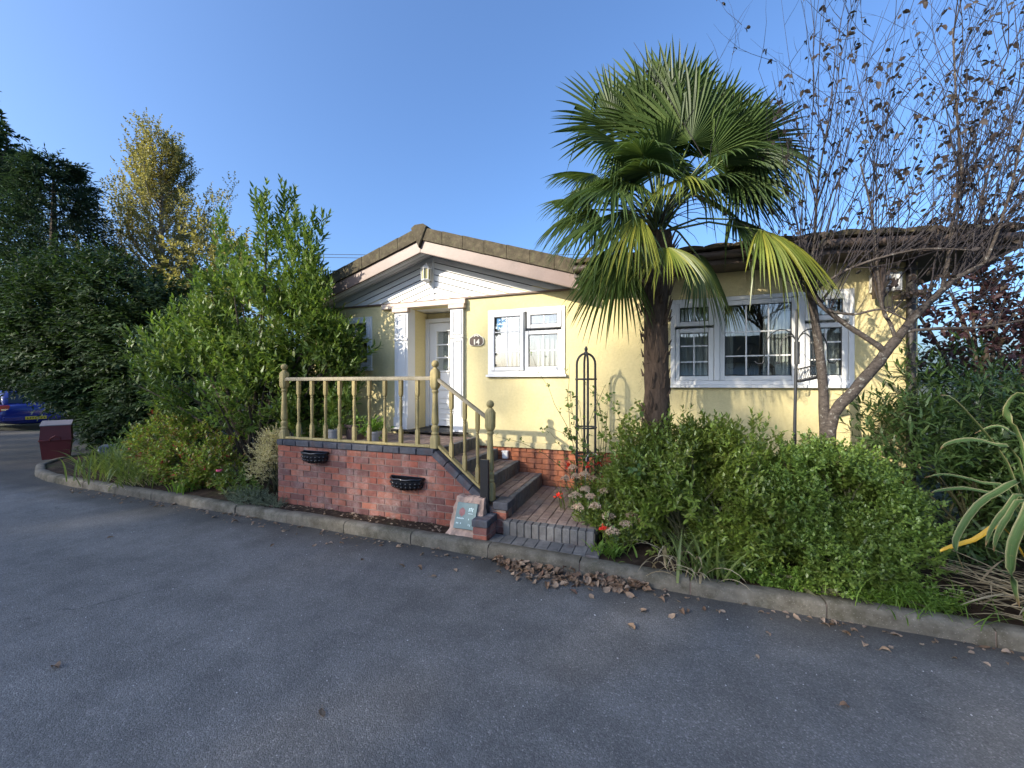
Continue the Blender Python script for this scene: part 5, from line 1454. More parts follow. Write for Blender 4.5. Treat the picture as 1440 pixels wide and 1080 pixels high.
sedum('sedum with several flat pinkish cream flower heads leaning over the landing', (-.50, 4.05, .10), [(-.70, 3.98, .42, .058), (-.60, 4.12, .50, .05), (-.52, 3.95, .46, .055), (-.40, 3.92, .38, .06), (-.66, 4.2, .55, .05), (-.46, 4.15, .56, .05), (-.76, 4.12, .50, .06)], 71)
sedum('sedum with paler flower heads lower down beside the front edge of the landing', (-.25, 3.85, .10), [(-.34, 3.76, .30, .055), (-.22, 3.80, .36, .05), (-.18, 3.92, .42, .05), (-.10, 3.86, .38, .045)], 72)
sedum('tall sedum with cream heads at the foot of the obelisk', (-.74, 4.5, .10), [(-.82, 4.45, .62, .05), (-.70, 4.42, .66, .055), (-.86, 4.55, .70, .045), (-.62, 4.5, .60, .05), (-.92, 4.4, .60, .045)], 73)
shrub('leafy_perennial', 'low mixed green perennial filling the bed beside the landing', 'plant', (-.42, 4.2, 0.09),
      [(-.50, 4.25, .32, .28, .32, .28), (-.30, 4.0, .30, .28, .24, .24), (-.22, 4.35, .45, .32, .26, .34), (-.62, 4.55, .36, .22, .22, .28)], 1000, (.055, .022), M['privet'], 74, up=1.0, nleaf=8, tl=.14, shell=.3, stems=20)
# red flowers
def geranium(label, loc, seed):
    t = thing('red_flower', label, 'flower', loc)
    b = MB(); b.tube([(.02, .03, -.18), (.01, .01, -.08), (0, 0, 0)], .004, 5); b.build('stalk', M['stem'], t)
    rng = np.random.default_rng(seed); P = rng.normal(0, .014, (12, 3)); V, T = sprays(P, unit(rng.normal(size=(12, 3)) + np.array([0, -.4, .8])), 4, .01, .024, .020, rng, 1.2, 'oval'); tri_mesh('petals', V, T, M['scarlet'], t)
geranium('single scarlet flower leaning out over the brick landing', (-.98, 4.3, .44), 1)
geranium('scarlet flower at the foot of the obelisk, nearest the orange brick plinth', (-.95, 4.72, .70), 2)
geranium('scarlet flower low beside the front corner of the landing', (-.42, 3.76, .33), 3)
geranium('scarlet flower on the left end of the white hoop', (-.70, 4.62, .74), 4)
geranium('scarlet flower on the right end of the white hoop', (-.57, 4.64, .77), 5)
t = thing('wire_hoop', 'small white wire hoop in the flower bed by the obelisk', 'garden hoop', (-.645, 4.66, .10))
b = MB(); b.tube([(-.085, 0, 0), (-.085, 0, .66)] + [(-.085 * math.cos(math.pi * i / 10), 0, .68 + .10 * math.sin(math.pi * i / 10)) for i in range(1, 10)] + [(.085, 0, .66), (.085, 0, 0)], .0045, 6); b.build('hoop', M['white_wire'], t)
t = thing('torch_flower', 'cream and orange torch shaped bloom beside the obelisk', 'flower', (-.665, 4.55, .10))
rng_ = np.random.default_rng(9); q = rng_.random(90); a = rng_.uniform(0, 6.28, 90); rr_ = .035 * (1 - q * .6)
P = np.stack([rr_ * np.cos(a), rr_ * np.sin(a), .36 + q * .20], 1); D = unit(np.stack([np.cos(a), np.sin(a), np.full(90, -.8)], 1)); V, T = sprays(P, D, 2, .01, .035, .010, rng_, .3, 'rhomb'); tri_mesh('bloom', V, T, leafmat('torch_petal', [(.70, .46, .20), (.78, .60, .34), (.75, .36, .14)], .2, .6, .2), t)
b = MB(); b.tube([(0, 0, 0), (0, 0, .56)], .006, 6); b.build('stalk', M['stem'], t)
# climbing rose round the obelisk and bush beside it
def wiry(name, label, base, n, H_, spread_, seed, leaf, mat, lean=(0, 0), dens=9, cat='climber'):
    rng = np.random.default_rng(seed); t = thing(name, label, cat, base); mb = MB(); PP = []; DD = []
    for i in range(n):
        a = rng.uniform(0, 6.28); p = Vector((rng.normal(0, .05), rng.normal(0, .05), 0)); d = Vector((math.cos(a) * spread_ + lean[0], math.sin(a) * spread_ * .6 + lean[1], 1)).normalized(); pts = [p.copy()]
        L = H_ * rng.uniform(.55, 1.1); K = 9
        for k in range(K):
            d = (d + Vector((rng.normal(0, .16), rng.normal(0, .12), rng.normal(0, .08) - (.10 if k > 5 else 0)))).normalized(); p = p + d * (L / K); pts.append(p.copy())
            for m_ in range(dens // 3 if k > 1 else 1): PP.append(list(p - d * rng.uniform(0, L / K))); DD.append(list(d * .4 + Vector((rng.normal(0, .7), rng.normal(0, .7), rng.normal(.3, .3)))))
        mb.tube(pts, [.006 * (1 - .08 * k) for k in range(K + 1)], 4, False)
    mb.build('stems', M['stem'], t); V, T = sprays(np.array(PP), np.array(DD), 4, .09, leaf[0], leaf[1], rng, 1.0, 'oval', droop=.2); tri_mesh('leaves', V, T, mat, t); return t
wiry('climbing_rose', 'thin stemmed climber with sparse small leaves rising through the obelisk', (-.74, 4.88, .1), 10, 2.0, .10, 81, (.045, .028), M['rose_leaf'], dens=4)
wiry('rose_bush', 'open rose bush with rounded leaves between the obelisk and the palm trunk', (-.30, 4.62, .1), 16, 1.55, .26, 82, (.062, .045), M['rose_leaf'], (0, 0), 6, 'rose bush')
wiry('rose_bush', 'thorny rose stems in front of the palm trunk behind the light green shrub', (-.02, 4.22, .1), 9, 1.25, .2, 83, (.055, .038), M['rose_leaf'], (-.05, 0), 6, 'rose bush')

# pots on the deck behind the railing
t = pot('plant_pot', 'tapered grey pot of leaves behind the left spindles', -4.22, 4.30, .07, .10, .17, M['grey_pot'])
V, T = sprays(np.random.default_rng(1).normal(0, .04, (26, 3)) + np.array([0, 0, .18]), unit(np.random.default_rng(2).normal(size=(26, 3)) + np.array([0, 0, 1.4])), 6, .14, .06, .03, np.random.default_rng(3), 1.0, 'oval'); tri_mesh('leaves', V, T, M['laurel'], t)
t = pot('plant_pot', 'dark brown planter on the deck against the spindles', -4.05, 4.55, .12, .15, .22, M['terracotta'])
V, T = sprays(np.random.default_rng(4).normal(0, .06, (34, 3)) + np.array([0, 0, .22]), unit(np.random.default_rng(5).normal(size=(34, 3)) + np.array([0, 0, 1.2])), 6, .15, .06, .03, np.random.default_rng(6), 1.0, 'oval'); tri_mesh('leaves', V, T, M['laurel'], t)
t = pot('plant_pot', 'pale pot with a bright leafy plant behind the middle spindles', -3.62, 4.42, .07, .10, .15, M['grey_pot'])
V, T = sprays(np.random.default_rng(7).normal(0, .05, (30, 3)) + np.array([0, 0, .16]), unit(np.random.default_rng(8).normal(size=(30, 3)) + np.array([0, 0, 1.2])), 6, .16, .085, .04, np.random.default_rng(9), 1.0, 'oval'); tri_mesh('leaves', V, T, M['ground_leaf'], t)

# ------------------------------------------------------------------ variegated phormium at the right end of the bed
t = thing('phormium', 'big variegated strap leaved plant with arching striped leaves over dry straw', 'plant', (2.62, 3.80, 0.09))
def strap(pts, W, name='leaf', mat='phormium', curl=.30):
    W = W * .60
    """one arching leaf along world points, creased along its middle"""
    pts = [Vector(p) for p in pts]; n_ = 14; P = []
    for i in range(n_ + 1):        # Catmull-Rom through the points
        q = i / n_ * (len(pts) - 1); k = min(int(q), len(pts) - 2); u = q - k
        p0, p1, p2, p3 = pts[max(k - 1, 0)], pts[k], pts[k + 1], pts[min(k + 2, len(pts) - 1)]
        P.append(.5 * ((2 * p1) + (p2 - p0) * u + (2 * p0 - 5 * p1 + 4 * p2 - p3) * u * u + (3 * p1 - p0 - 3 * p2 + p3) * u ** 3))
    V = []; A = []; AL = []; F = []
    across = (-1, -.5, 0, .5, 1)
    for i, p in enumerate(P):
        q = i / n_; d = (P[min(i + 1, n_)] - P[max(i - 1, 0)]).normalized()
        s = d.cross(Vector((0, 0, 1))); s = s.normalized() if s.length > .05 else Vector((0, 1, 0))
        nn = s.cross(d).normalized(); w_ = W * min(1, .5 + 1.6 * q) * (1 - max(0, (q - .55) / .45) ** 1.7) + .002
        s = (s * math.cos(.5) + nn * math.sin(.5) * (1 if name == 'leaf' else .2)).normalized(); nn = s.cross(d).normalized()
        for a in across: V.append(p + s * (a * w_ * .5) + nn * (abs(a) * w_ * curl)); A.append(a); AL.append(q)
    m = 5
    for i in range(n_):
        for k in range(4): F.append((i * m + k, i * m + k + 1, (i + 1) * m + k + 1, (i + 1) * m + k))
    me = bpy.data.meshes.new(name); me.from_pydata([tuple(v - Vector(t.location)) for v in V], [], F); me.update()
    at_ = me.attributes.new('across', 'FLOAT', 'POINT'); at_.data.foreach_set('value', A)
    al_ = me.attributes.new('along', 'FLOAT', 'POINT'); al_.data.foreach_set('value', AL)
    me.polygons.foreach_set('use_smooth', [True] * len(me.polygons))
    return link(name, me, t, M[mat])
c_, s_ = math.cos(YAW), math.sin(YAW)
def at(px, py, Y):
    """the place at depth Y that the photograph shows at this pixel: used to survey positions off the photograph"""
    u, v = (px - 720) / 545., (540 - py) / 545.; k = Y / (u * s_ + c_)
    return Vector(((u * c_ - s_) * k, Y, 1.7 + v * k))
strap([(2.62, 3.8, .15), at(1425, 680, 3.78), at(1400, 632, 3.76), at(1375, 600, 3.75), at(1340, 562, 3.74), at(1322, 556, 3.74)], .085)
strap([(2.62, 3.8, .15), at(1432, 652, 3.72), at(1395, 627, 3.70), at(1365, 620, 3.68), at(1335, 624, 3.68), at(1322, 632, 3.68)], .075)
strap([(2.60, 3.75, .15), at(1438, 690, 3.6), at(1410, 690, 3.56), at(1375, 712, 3.54), at(1348, 752, 3.53), at(1343, 775, 3.52), at(1356, 802, 3.50)], .068)
strap([(2.60, 3.8, .15), at(1435, 630, 3.66), at(1415, 590, 3.62), at(1425, 562, 3.60), at(1440, 556, 3.58), at(1462, 590, 3.56)], .072)
strap([(2.66, 3.7, .15), at(1445, 705, 3.52), at(1415, 718, 3.50), at(1394, 745, 3.49), at(1386, 768, 3.48)], .05)
strap([(2.68, 3.7, .15), at(1448, 712, 3.46), at(1418, 728, 3.45), at(1402, 755, 3.44), at(1398, 776, 3.44)], .052)
strap([(2.66, 3.65, .15), at(1470, 690, 3.36), at(1445, 725, 3.33), at(1425, 770, 3.32), at(1424, 820, 3.32), at(1434, 855, 3.32)], .085)
strap([(2.62, 3.8, .15), at(1430, 720, 3.74), at(1370, 690, 3.78), at(1325, 690, 3.80), at(1308, 694, 3.82)], .055)
strap([(2.62, 3.8, .15), at(1425, 700, 3.80), at(1380, 680, 3.84), at(1330, 668, 3.86), at(1300, 672, 3.88)], .05)
strap([(2.62, 3.8, .15), at(1440, 640, 3.9), at(1420, 610, 3.92), at(1400, 600, 3.94), at(1370, 610, 3.96)], .06)
strap([(2.64, 3.85, .15), (2.72, 3.9, .9), (2.7, 3.95, 1.5), (2.6, 4.0, 1.75)], .07)
strap([(2.64, 3.75, .15), (2.85, 3.7, .9), (3.0, 3.65, 1.3), (3.2, 3.6, 1.25)], .07)
strap([(2.60, 3.8, .15), at(1415, 745, 3.70), at(1370, 760, 3.68), at(1330, 772, 3.66), at(1322, 777, 3.66)], .05, 'leaf', 'yellow_blade')
rng = np.random.default_rng(91); n_ = 120
b0 = np.stack([rng.uniform(-.42, .22, n_), rng.uniform(-.30, .30, n_), rng.uniform(.02, .22, n_)], 1)
V, T = blades(b0, rng.normal(3.2, .6, n_) + (rng.random(n_) < .35) * 3.1, rng.uniform(.3, .62, n_), rng.uniform(.008, .022, n_), rng.uniform(1.15, 1.5, n_), rng.uniform(1.5, 1.8, n_))
tag(tri_mesh('dry_leaves', V, T, M['dry_strap'], t, True), kind='stuff')

# ------------------------------------------------------------------ fan palm
PB = Vector((0.04, 4.40, 0.09))
palm = thing('fan_palm', 'tall fan palm with shaggy brown trunk in front of the house wall', 'palm tree', PB)
b = MB(); pts = []; rad = []
for i in range(26):
    z = i / 25 * 3.20; pts.append((0.012 * math.sin(z * 1.7) + z * .008, 0.01 * math.sin(z * 2.3), z)); rad.append((0.135 if z < 2.2 else 0.125 + (z - 2.2) * .05) * .92 * (1 + .05 * math.sin(z * 23) + .03 * math.sin(z * 51)))
b.tube(pts, rad, 18); trunk = b.build('trunk', M['trunk_palm'], palm, 180)
rp = random.Random(4); b = MB()
for i in range(190):                    # stubs of old leaf stalks lapping up the trunk
    z = rp.uniform(.35, 3.15); a = rp.uniform(0, 6.28); r0 = (.132 if z < 2.2 else .135 + (z - 2.2) * .05)
    L = rp.uniform(.05, .11) * (1.6 if z > 2.3 else 1); lean = rp.uniform(.1, .45) + (.3 if z > 2.6 else 0)
    o = Vector((math.cos(a), math.sin(a), 0)); sd = Vector((-o.y, o.x, 0)); w_ = rp.uniform(.014, .03)
    p = o * (r0 - .012) + Vector((.01, 0, z)); q = p + o * (L * lean + .012) + Vector((0, 0, L))
    b.add([p - sd * w_, p + sd * w_, q + sd * w_ * .35, q - sd * w_ * .35, p + o * .022 - sd * w_ * .3, q + o * .006], [(0, 4, 5, 3), (4, 1, 2, 5), (3, 5, 2), (0, 1, 4)])
tag(b.build('leaf_base', M['trunk_palm'], trunk), kind='stuff')
b = MB()
for i in range(520):                    # loose fibres
    z = rp.uniform(1.5, 3.25); a = rp.uniform(0, 6.28); r0 = .14 + max(0, z - 2.2) * .05
    p = Vector((math.cos(a) * r0, math.sin(a) * r0, z)); d = Vector((math.cos(a) * rp.uniform(.2, 1), math.sin(a) * rp.uniform(.2, 1), rp.uniform(-1.1, .5))) * rp.uniform(.04, .13); w_ = Vector((-math.sin(a), math.cos(a), 0)) * .0022
    b.add([p - w_, p + w_, p + d], [(0, 1, 2)])
tag(b.build('fibre', M['trunk_palm'], trunk), kind='stuff')
IR = Vector((c_, s_, 0)); IU = Vector((0, 0, 1)); IT = Vector((s_, -c_, 0))      # right, up, towards the road
PC = Vector((0.07, 4.40, 3.40))
def img(r, u, w_): return IR * r + IU * u + IT * w_
M['palm_leaf'] = leafmat('palm_leaf', [(0.034, 0.060, 0.017), (0.050, 0.082, 0.022), (0.072, 0.106, 0.030)], 0.20, 0.45, 0.25, clump=1.2)
M['palm_sunlit'] = leafmat('palm_leaf_sunlit', [(0.09, 0.125, 0.022), (0.14, 0.165, 0.028), (0.22, 0.22, 0.035)], 0.28, 0.4, 0.45, clump=2.2)  # sunlit copy of the palm leaf: yellow sunlight painted into the colour
M['stalk'] = simple('leaf_stalk', (0.10, 0.135, 0.035), 0.45, 0.15, 6)
def frond(hub, axis, nrm, rad_, mat, seed, droop=.12, span=118, nseg=40, tipdroop=.25):
    rng = np.random.default_rng(seed)
    hub = PC + img(*hub); d = img(*axis).normalized(); n_ = img(*nrm); n_ = (n_ - d * n_.dot(d)).normalized(); s = d.cross(n_)
    V = []; F = []; K = 8; dth = R(2 * span) / nseg
    for k in range(nseg):
        th = -R(span) + dth * (k + .5 + rng.uniform(-.15, .15)); L = rad_ * (1 - .22 * (abs(th) / R(span)) ** 2) * rng.uniform(.90, 1.06)
        dr = d * math.cos(th) + s * math.sin(th); sd = s * math.cos(th) - d * math.sin(th)
        jj = .30 + rng.uniform(-.08, .06); tw = rng.uniform(-.09, .09); td = tipdroop * rng.uniform(.3, 1.9) * (.35 if droop < .1 else 1); roll = rng.uniform(-.3, .3)
        broken = rng.random() < .07; bq = rng.uniform(.45, .7); wmax = rad_ * rng.uniform(.019, .025)
        base = len(V)
        for i in range(K + 1):
            q = i / K; r = .03 + (L - .03) * q
            wj = r * math.tan(dth / 2) * 1.03
            w_ = min(wj, wmax) if q > jj else min(wj, rad_ * .034)
            w_ = w_ * (1 - max(0, (q - .45) / .55) ** 1.8) + .0006
            p = hub + dr * r - n_ * (.20 * abs(math.sin(th)) * r) - Vector((0, 0, 1)) * (droop * L * q ** 2 + td * L * max(0, q - .5) ** 2 * 1.6 + (1.1 * L * max(0, q - bq) if broken else 0)) + sd * (tw * L * max(0, q - .3) ** 2)
            if broken and q > bq: p = p - dr * (.6 * L * (q - bq))
            a_ = roll * min(1, max(0, q - jj) * 3); s2 = sd * math.cos(a_) + n_ * math.sin(a_); n2 = n_ * math.cos(a_) - sd * math.sin(a_)
            V += [p - s2 * w_ + n2 * w_ * .75, p - n2 * w_ * .35, p + s2 * w_ + n2 * w_ * .75]
        for i in range(K):
            a = base + i * 3; F += [(a, a + 1, a + 4, a + 3), (a + 1, a + 2, a + 5, a + 4)]
    me = bpy.data.meshes.new('frond'); me.from_pydata([tuple(v - PB) for v in V], [], F); me.update()
    fr = link('frond', me, palm, M[mat])
    b = MB(); o = PC + img(0, -.15 + .25 * rng.random(), 0); o = o + (hub - o).normalized() * .05; mid = o.lerp(hub, .5) + Vector((0, 0, .10 * (hub - o).length)); e = hub + d * .05
    b.tube([tuple(p - PB) for p in (o, o.lerp(mid, .6), mid, mid.lerp(e, .6), e)], [.014, .011, .010, .009, .006], 6, True); b.build('leaf_stalk', M['stalk'], fr, 60)
FR = [
 # hub (right, up, toward) from the crown centre, axis, normal, radius, material, droop, span
 ((.16, .60, .42), (.04, 1, .10), (0, -.15, 1), .88, 'palm_leaf', .02, 100),
 ((.02, 1.12, -.05), (.08, 1, -.05), (0, 0, 1), 1.02, 'palm_leaf', .0, 95),
 ((.34, 1.08, -.20), (.36, 1, -.10), (0, 0, 1), 1.06, 'palm_leaf', .02, 90),
 ((-.46, 1.00, .05), (-.42, .85, .05), (.1, .1, 1), .78, 'palm_leaf', .03, 100),
 ((-.50, .66, .30), (-.80, .40, .25), (-.2, .75, .7), .62, 'palm_leaf', .25, 105),
 ((-.66, .50, .05), (-1, .18, .0), (0, .9, .5), .58, 'palm_leaf', .18, 95),
 ((-.72, .30, -.10), (-1, .12, -.05), (-.1, .8, .6), .56, 'palm_leaf', .20, 100),
 ((.86, .80, .10), (.75, .50, .10), (0, .1, 1), .72, 'palm_leaf', .04, 110),
 ((.78, .62, .35), (.55, -.25, .30), (.3, .4, .9), .66, 'palm_leaf', .25, 115),
 ((.86, .46, .0), (.85, -.15, .0), (.2, .6, .8), .62, 'palm_leaf', .25, 110),
 ((-.56, .20, .40), (-.85, -.10, .25), (-.2, .85, .5), .66, 'palm_leaf', .30, 95),
 ((-.50, -.05, .42), (-.80, -.35, .3), (-.35, .7, .6), .76, 'palm_leaf', .32, 90),
 ((-.38, -.16, .55), (-.75, -.45, .4), (-.4, .7, .6), .66, 'palm_sunlit', .40, 60),
 ((-.46, -.32, .30), (-.70, -.6, .3), (-.4, .6, .7), .60, 'palm_leaf', .35, 60),
 ((-.16, -.46, .62), (-.10, -.50, .7), (-.1, .8, .6), .46, 'palm_sunlit', .30, 85),
 ((.02, .20, .48), (.05, -.10, 1), (0, .9, .3), .46, 'palm_sunlit', .55, 110),
 ((.26, .22, .42), (.6, .1, .7), (.1, .9, .3), .50, 'palm_leaf', .35, 105),
 ((-.24, .30, .46), (-.6, .15, .7), (-.1, .9, .3), .50, 'palm_leaf', .35, 105),
 ((.80, -.24, .45), (.55, -.35, .40), (.2, .85, .5), .66, 'palm_sunlit', .55, 90),
 ((.72, .0, .15), (.80, -.30, .1), (.2, .8, .5), .72, 'palm_leaf', .32, 90),
 ((.45, .50, -.35), (.5, .4, -.7), (0, .8, .6), .75, 'palm_leaf', .15, 100),
 ((-.35, .62, -.40), (-.5, .5, -.7), (0, .7, .7), .72, 'palm_leaf', .12, 100),
 ((.15, .85, -.45), (.1, .8, -.6), (0, .6, .8), .80, 'palm_leaf', .06, 100),
 ((-.18, .90, .20), (-.20, .9, .25), (-.1, -.1, 1), .66, 'palm_leaf', .04, 95),
 ((.56, .92, .05), (.55, .75, .05), (.0, .0, 1), .78, 'palm_leaf', .04, 100),
 ((-.30, .45, .45), (-.45, .15, .6), (-.2, .9, .4), .54, 'palm_leaf', .30, 110),
 ((.42, .40, .48), (.4, .1, .6), (.2, .9, .4), .54, 'palm_leaf', .32, 110),
 ((.40, -.35, .05), (.5, -.65, .0), (.3, .5, .8), .58, 'palm_leaf', .35, 80),
 ((-.42, -.42, .10), (-.6, -.6, .1), (-.3, .5, .8), .66, 'palm_leaf', .35, 80),
 ((.10, 1.00, .20), (.15, 1, .10), (.1, .0, 1), .80, 'palm_leaf', .0, 90),
 ((-.06, .40, .30), (-.3, .7, .5), (-.1, .4, .9), .60, 'palm_leaf', .12, 100),
 ((.34, .50, .32), (.45, .7, .5), (.1, .4, .9), .62, 'palm_leaf', .12, 100),
 ((.70, .70, .15), (.8, .65, .1), (.0, .2, 1), .74, 'palm_leaf', .05, 95),
 ((.62, .34, .3), (.7, -.1, .35), (.2, .8, .5), .60, 'palm_leaf', .35, 100),
 ((-.34, .30, .25), (-.8, .1, .3), (-.2, .85, .4), .60, 'palm_leaf', .30, 95),
 ((-.08, .62, .30), (-.25, 1, .15), (-.1, -.1, 1), .72, 'palm_leaf', .02, 80),
 ((.58, .62, .25), (.6, .8, .2), (.0, .0, 1), .70, 'palm_leaf', .05, 90),
 ((-.70, .12, .10), (-1, -.25, .1), (-.1, .85, .5), .66, 'palm_leaf', .32, 85),
]
for i, (h, a, nn, rr_, m_, dr, spn) in enumerate(FR): frond(h, a, nn, rr_, m_, 200 + i, dr, spn)
b = MB()                               # old flower stalks among the leaf stalks
for i in range(34):
    a = rp.uniform(0, 6.28); p = PC - PB + Vector((math.cos(a) * .10, math.sin(a) * .10, rp.uniform(-.05, .15))); d = Vector((math.cos(a), math.sin(a), rp.uniform(.2, 1.4))).normalized(); pts = [p]
    for k in range(5): d = (d + Vector((rp.uniform(-.25, .25), rp.uniform(-.25, .25), -.22))).normalized(); p = p + d * rp.uniform(.08, .15); pts.append(p)
    b.tube(pts, [.006, .005, .004, .004, .003, .002], 4, False)
b.build('flower_stalk', M['twig'], palm)

# ------------------------------------------------------------------ forked tree in front of the wide window
TB = Vector((1.67, 4.60, 0.09))
tree = thing('forked_tree', 'nearly bare forked tree with dense upright twigs and few brown leaves, right', 'tree', TB)
def limb(mb, pts, r0, r1, n=9):
    pts = [Vector(p) for p in pts]; P = []
    for i in range(len(pts) - 1):
        for k in range(4):
            u = k / 4; p0, p1, p2, p3 = pts[max(i - 1, 0)], pts[i], pts[i + 1], pts[min(i + 2, len(pts) - 1)]
            P.append(.5 * ((2 * p1) + (p2 - p0) * u + (2 * p0 - 5 * p1 + 4 * p2 - p3) * u * u + (3 * p1 - p0 - 3 * p2 + p3) * u ** 3))
    P.append(pts[-1]); N = len(P)
    mb.tube([tuple(p - TB) for p in P], [(r0 + (r1 - r0) * i / (N - 1)) * (1 + .05 * math.sin(i * 2.1)) for i in range(N)], n); return P
tb = MB()
A = limb(tb, [(1.66, 4.60, .05), at(1163, 640, 4.6), at(1160, 605, 4.6), at(1157, 535, 4.58), at(1149, 469, 4.55), at(1142, 424, 4.52), at(1136, 395, 4.48)], .054, .028)
B0 = limb(tb, [(1.68, 4.60, .10), at(1167, 604, 4.58), at(1202, 549, 4.54), at(1233, 513, 4.5), at(1246, 495, 4.48), at(1262, 476, 4.46)], .054, .040)
tree_trunk = tb.build('trunk', M['bark'], tree, 180)
lb = MB()
B1 = limb(lb, [at(1244, 499, 4.48), at(1236, 487, 4.46), at(1193, 459, 4.44), at(1160, 434, 4.42), at(1140, 415, 4.40), at(1118, 395, 4.36)], .028, .014, 7)
B2 = limb(lb, [at(1262, 476, 4.46), at(1284, 448, 4.44), at(1310, 422, 4.40), at(1344, 392, 4.36), at(1366, 380, 4.34), at(1400, 362, 4.3)], .036, .014, 7)
B3 = limb(lb, [at(1260, 478, 4.46), at(1252, 455, 4.46), at(1243, 440, 4.46), at(1237, 410, 4.44), at(1232, 360, 4.42), at(1226, 300, 4.38), at(1210, 230, 4.34)], .018, .007, 6)
B4 = limb(lb, [at(1270, 466, 4.46), at(1320, 462, 4.40), at(1380, 460, 4.34), at(1450, 448, 4.28)], .018, .008, 6)
B5 = limb(lb, [at(1142, 424, 4.52), at(1138, 395, 4.46), at(1146, 330, 4.42), at(1150, 260, 4.38), at(1165, 170, 4.34)], .018, .006, 6)
B6 = limb(lb, [at(1325, 408, 4.38), at(1334, 360, 4.34), at(1340, 310, 4.32), at(1352, 250, 4.30), at(1345, 150, 4.28), at(1340, 40, 4.26)], .018, .006, 6)
B7 = limb(lb, [at(1160, 436, 4.42), at(1200, 442, 4.36), at(1240, 435, 4.32), at(1275, 450, 4.30)], .014, .007, 6)
B8 = limb(lb, [at(1385, 370, 4.3), at(1405, 320, 4.28), at(1425, 250, 4.26), at(1445, 150, 4.24)], .014, .006, 6)
B9 = limb(lb, [at(1150, 405, 4.44), at(1190, 380, 4.36), at(1240, 362, 4.30), at(1300, 350, 4.26), at(1370, 352, 4.22)], .014, .006, 6)
lb.build('limb', M['bark'], tree, 180)
sb = MB(); LP = []; LD = []
rt = random.Random(77)
def shoot(p, d, L, r, depth=0):
    K = 6; pts = [p.copy()]; q = p.copy()
    for k in range(K):
        d = (d + Vector((rt.gauss(0, .10), rt.gauss(0, .08), rt.gauss(.06, .06)))).normalized(); q = q + d * (L / K); pts.append(q.copy())
        if depth < 2 and k > 0 and rt.random() < (.62 if depth == 0 else .35):
            sd = Vector((rt.gauss(0, .6), rt.gauss(0, .45), rt.uniform(.0, .7))); shoot(q, (d * .7 + sd).normalized(), L * rt.uniform(.2, .45), r * .6, depth + 1)
        pr = .02 + .15 * k / K
        if rt.random() < pr and q.z > 2.2: LP.append(tuple(q - TB)); LD.append(tuple(d * .2 + Vector((rt.gauss(0, .6), rt.gauss(0, .6), -.5))))
    sb.tube([tuple(x - TB) for x in pts], [r * .68 * (1 - .75 * i / K) for i in range(K + 1)], 4 if depth == 0 else 3, False)
def many(P, n, dr, L, rr_=.008, lo=0.2):
    for i in range(n):
        k = rt.uniform(lo, .999) * (len(P) - 1); a = int(k); p = P[a].lerp(P[a + 1], k - a)
        r_, u_, w_ = dr; d = img(r_ + rt.gauss(0, .32), u_ + rt.gauss(0, .18), w_ + rt.gauss(0, .22)).normalized()
        shoot(p, d, L * rt.uniform(.55, 1.15), rr_ * rt.uniform(.6, 1.1))
many(B1, 26, (.05, 1, .1), 2.4, .009, .55)
many(A, 9, (-.05, 1, .1), 1.6, .008, .85)
many(B3, 22, (.12, 1, .08), 2.0)
many(B2, 34, (.42, 1, .1), 2.1, .009, .25)
many(B5, 20, (.0, 1, .05), 1.8)
many(B6, 18, (.15, 1, .1), 1.6)
many(B8, 14, (.25, 1, .1), 1.5)
many(B4, 12, (.4, .9, .1), 1.2, .006)
many(B9, 34, (.5, .7, .15), 1.5, .007)
many(B9, 16, (.9, .25, .1), .9, .006)
many(B2, 16, (1.0, .35, .1), 1.0, .006)
many(B7, 8, (.3, .5, .2), .5, .005)
many(B1, 12, (-.6, .8, .1), .9, .006, .5)
sb.build('branches', M['twig'], tree)
V, T = sprays(np.array(LP), np.array(LD), 2, .03, .052, .030, np.random.default_rng(3), .9, 'oval', droop=.3); tri_mesh('crown', V, T, M['brown_leaf'], tree)

# ------------------------------------------------------------------ trees on the left and behind
def big_shrub(*a, **k): return shrub(*a, **k)
shrub('dark_hedge_tree', 'very dark wide spreading tree with layered foliage above the maroon bin', 'tree', (-13.2, 6.3, 0.05),
      [(-15.3, 5.75, 3.25, 1.9, 1.0, 1.95), (-13.6, 6.3, 3.2, 1.9, 1.3, 2.2), (-14.6, 5.9, 1.9, 1.3, .8, .75), (-13.5, 5.9, 1.25, 1.0, .6, 1.1), (-16.6, 5.8, 2.5, 1.5, .8, 1.05), (-13.95, 5.5, 1.35, .5, .35, .5), (-12.6, 5.8, .9, .8, .6, .8), (-12.3, 6.5, 2.4, 1.4, 1.2, 2.0), (-11.2, 6.4, 1.6, 1.1, .9, 1.4), (-17.2, 5.9, 3.6, 1.5, 1.1, 1.7), (-11.9, 6.0, .9, .9, .8, .9), (-10.2, 6.6, 1.6, .9, .6, 1.2)],
      8200, (.15, .055), M['dark_leaf'], 301, up=.15, out=1.0, nleaf=12, tl=.42, shell=.6, gap=.06, gscale=.9, stems=30, stem_mat='dark_bark', shape='lance', spread=1.0, droop=.2, r0=.09, lump=.2, flat=.45)
shrub('under_tree_plants', 'dark leafy plants under the dark tree behind the strap leaved clumps', 'plant', (-9.6, 5.0, 0.09),
      [(-9.8, 5.0, .35, .9, .45, .4), (-8.7, 4.7, .35, .6, .4, .4)], 700, (.07, .03), M['laurel'], 302, up=.6, nleaf=8, tl=.16, shell=.35, stems=14)
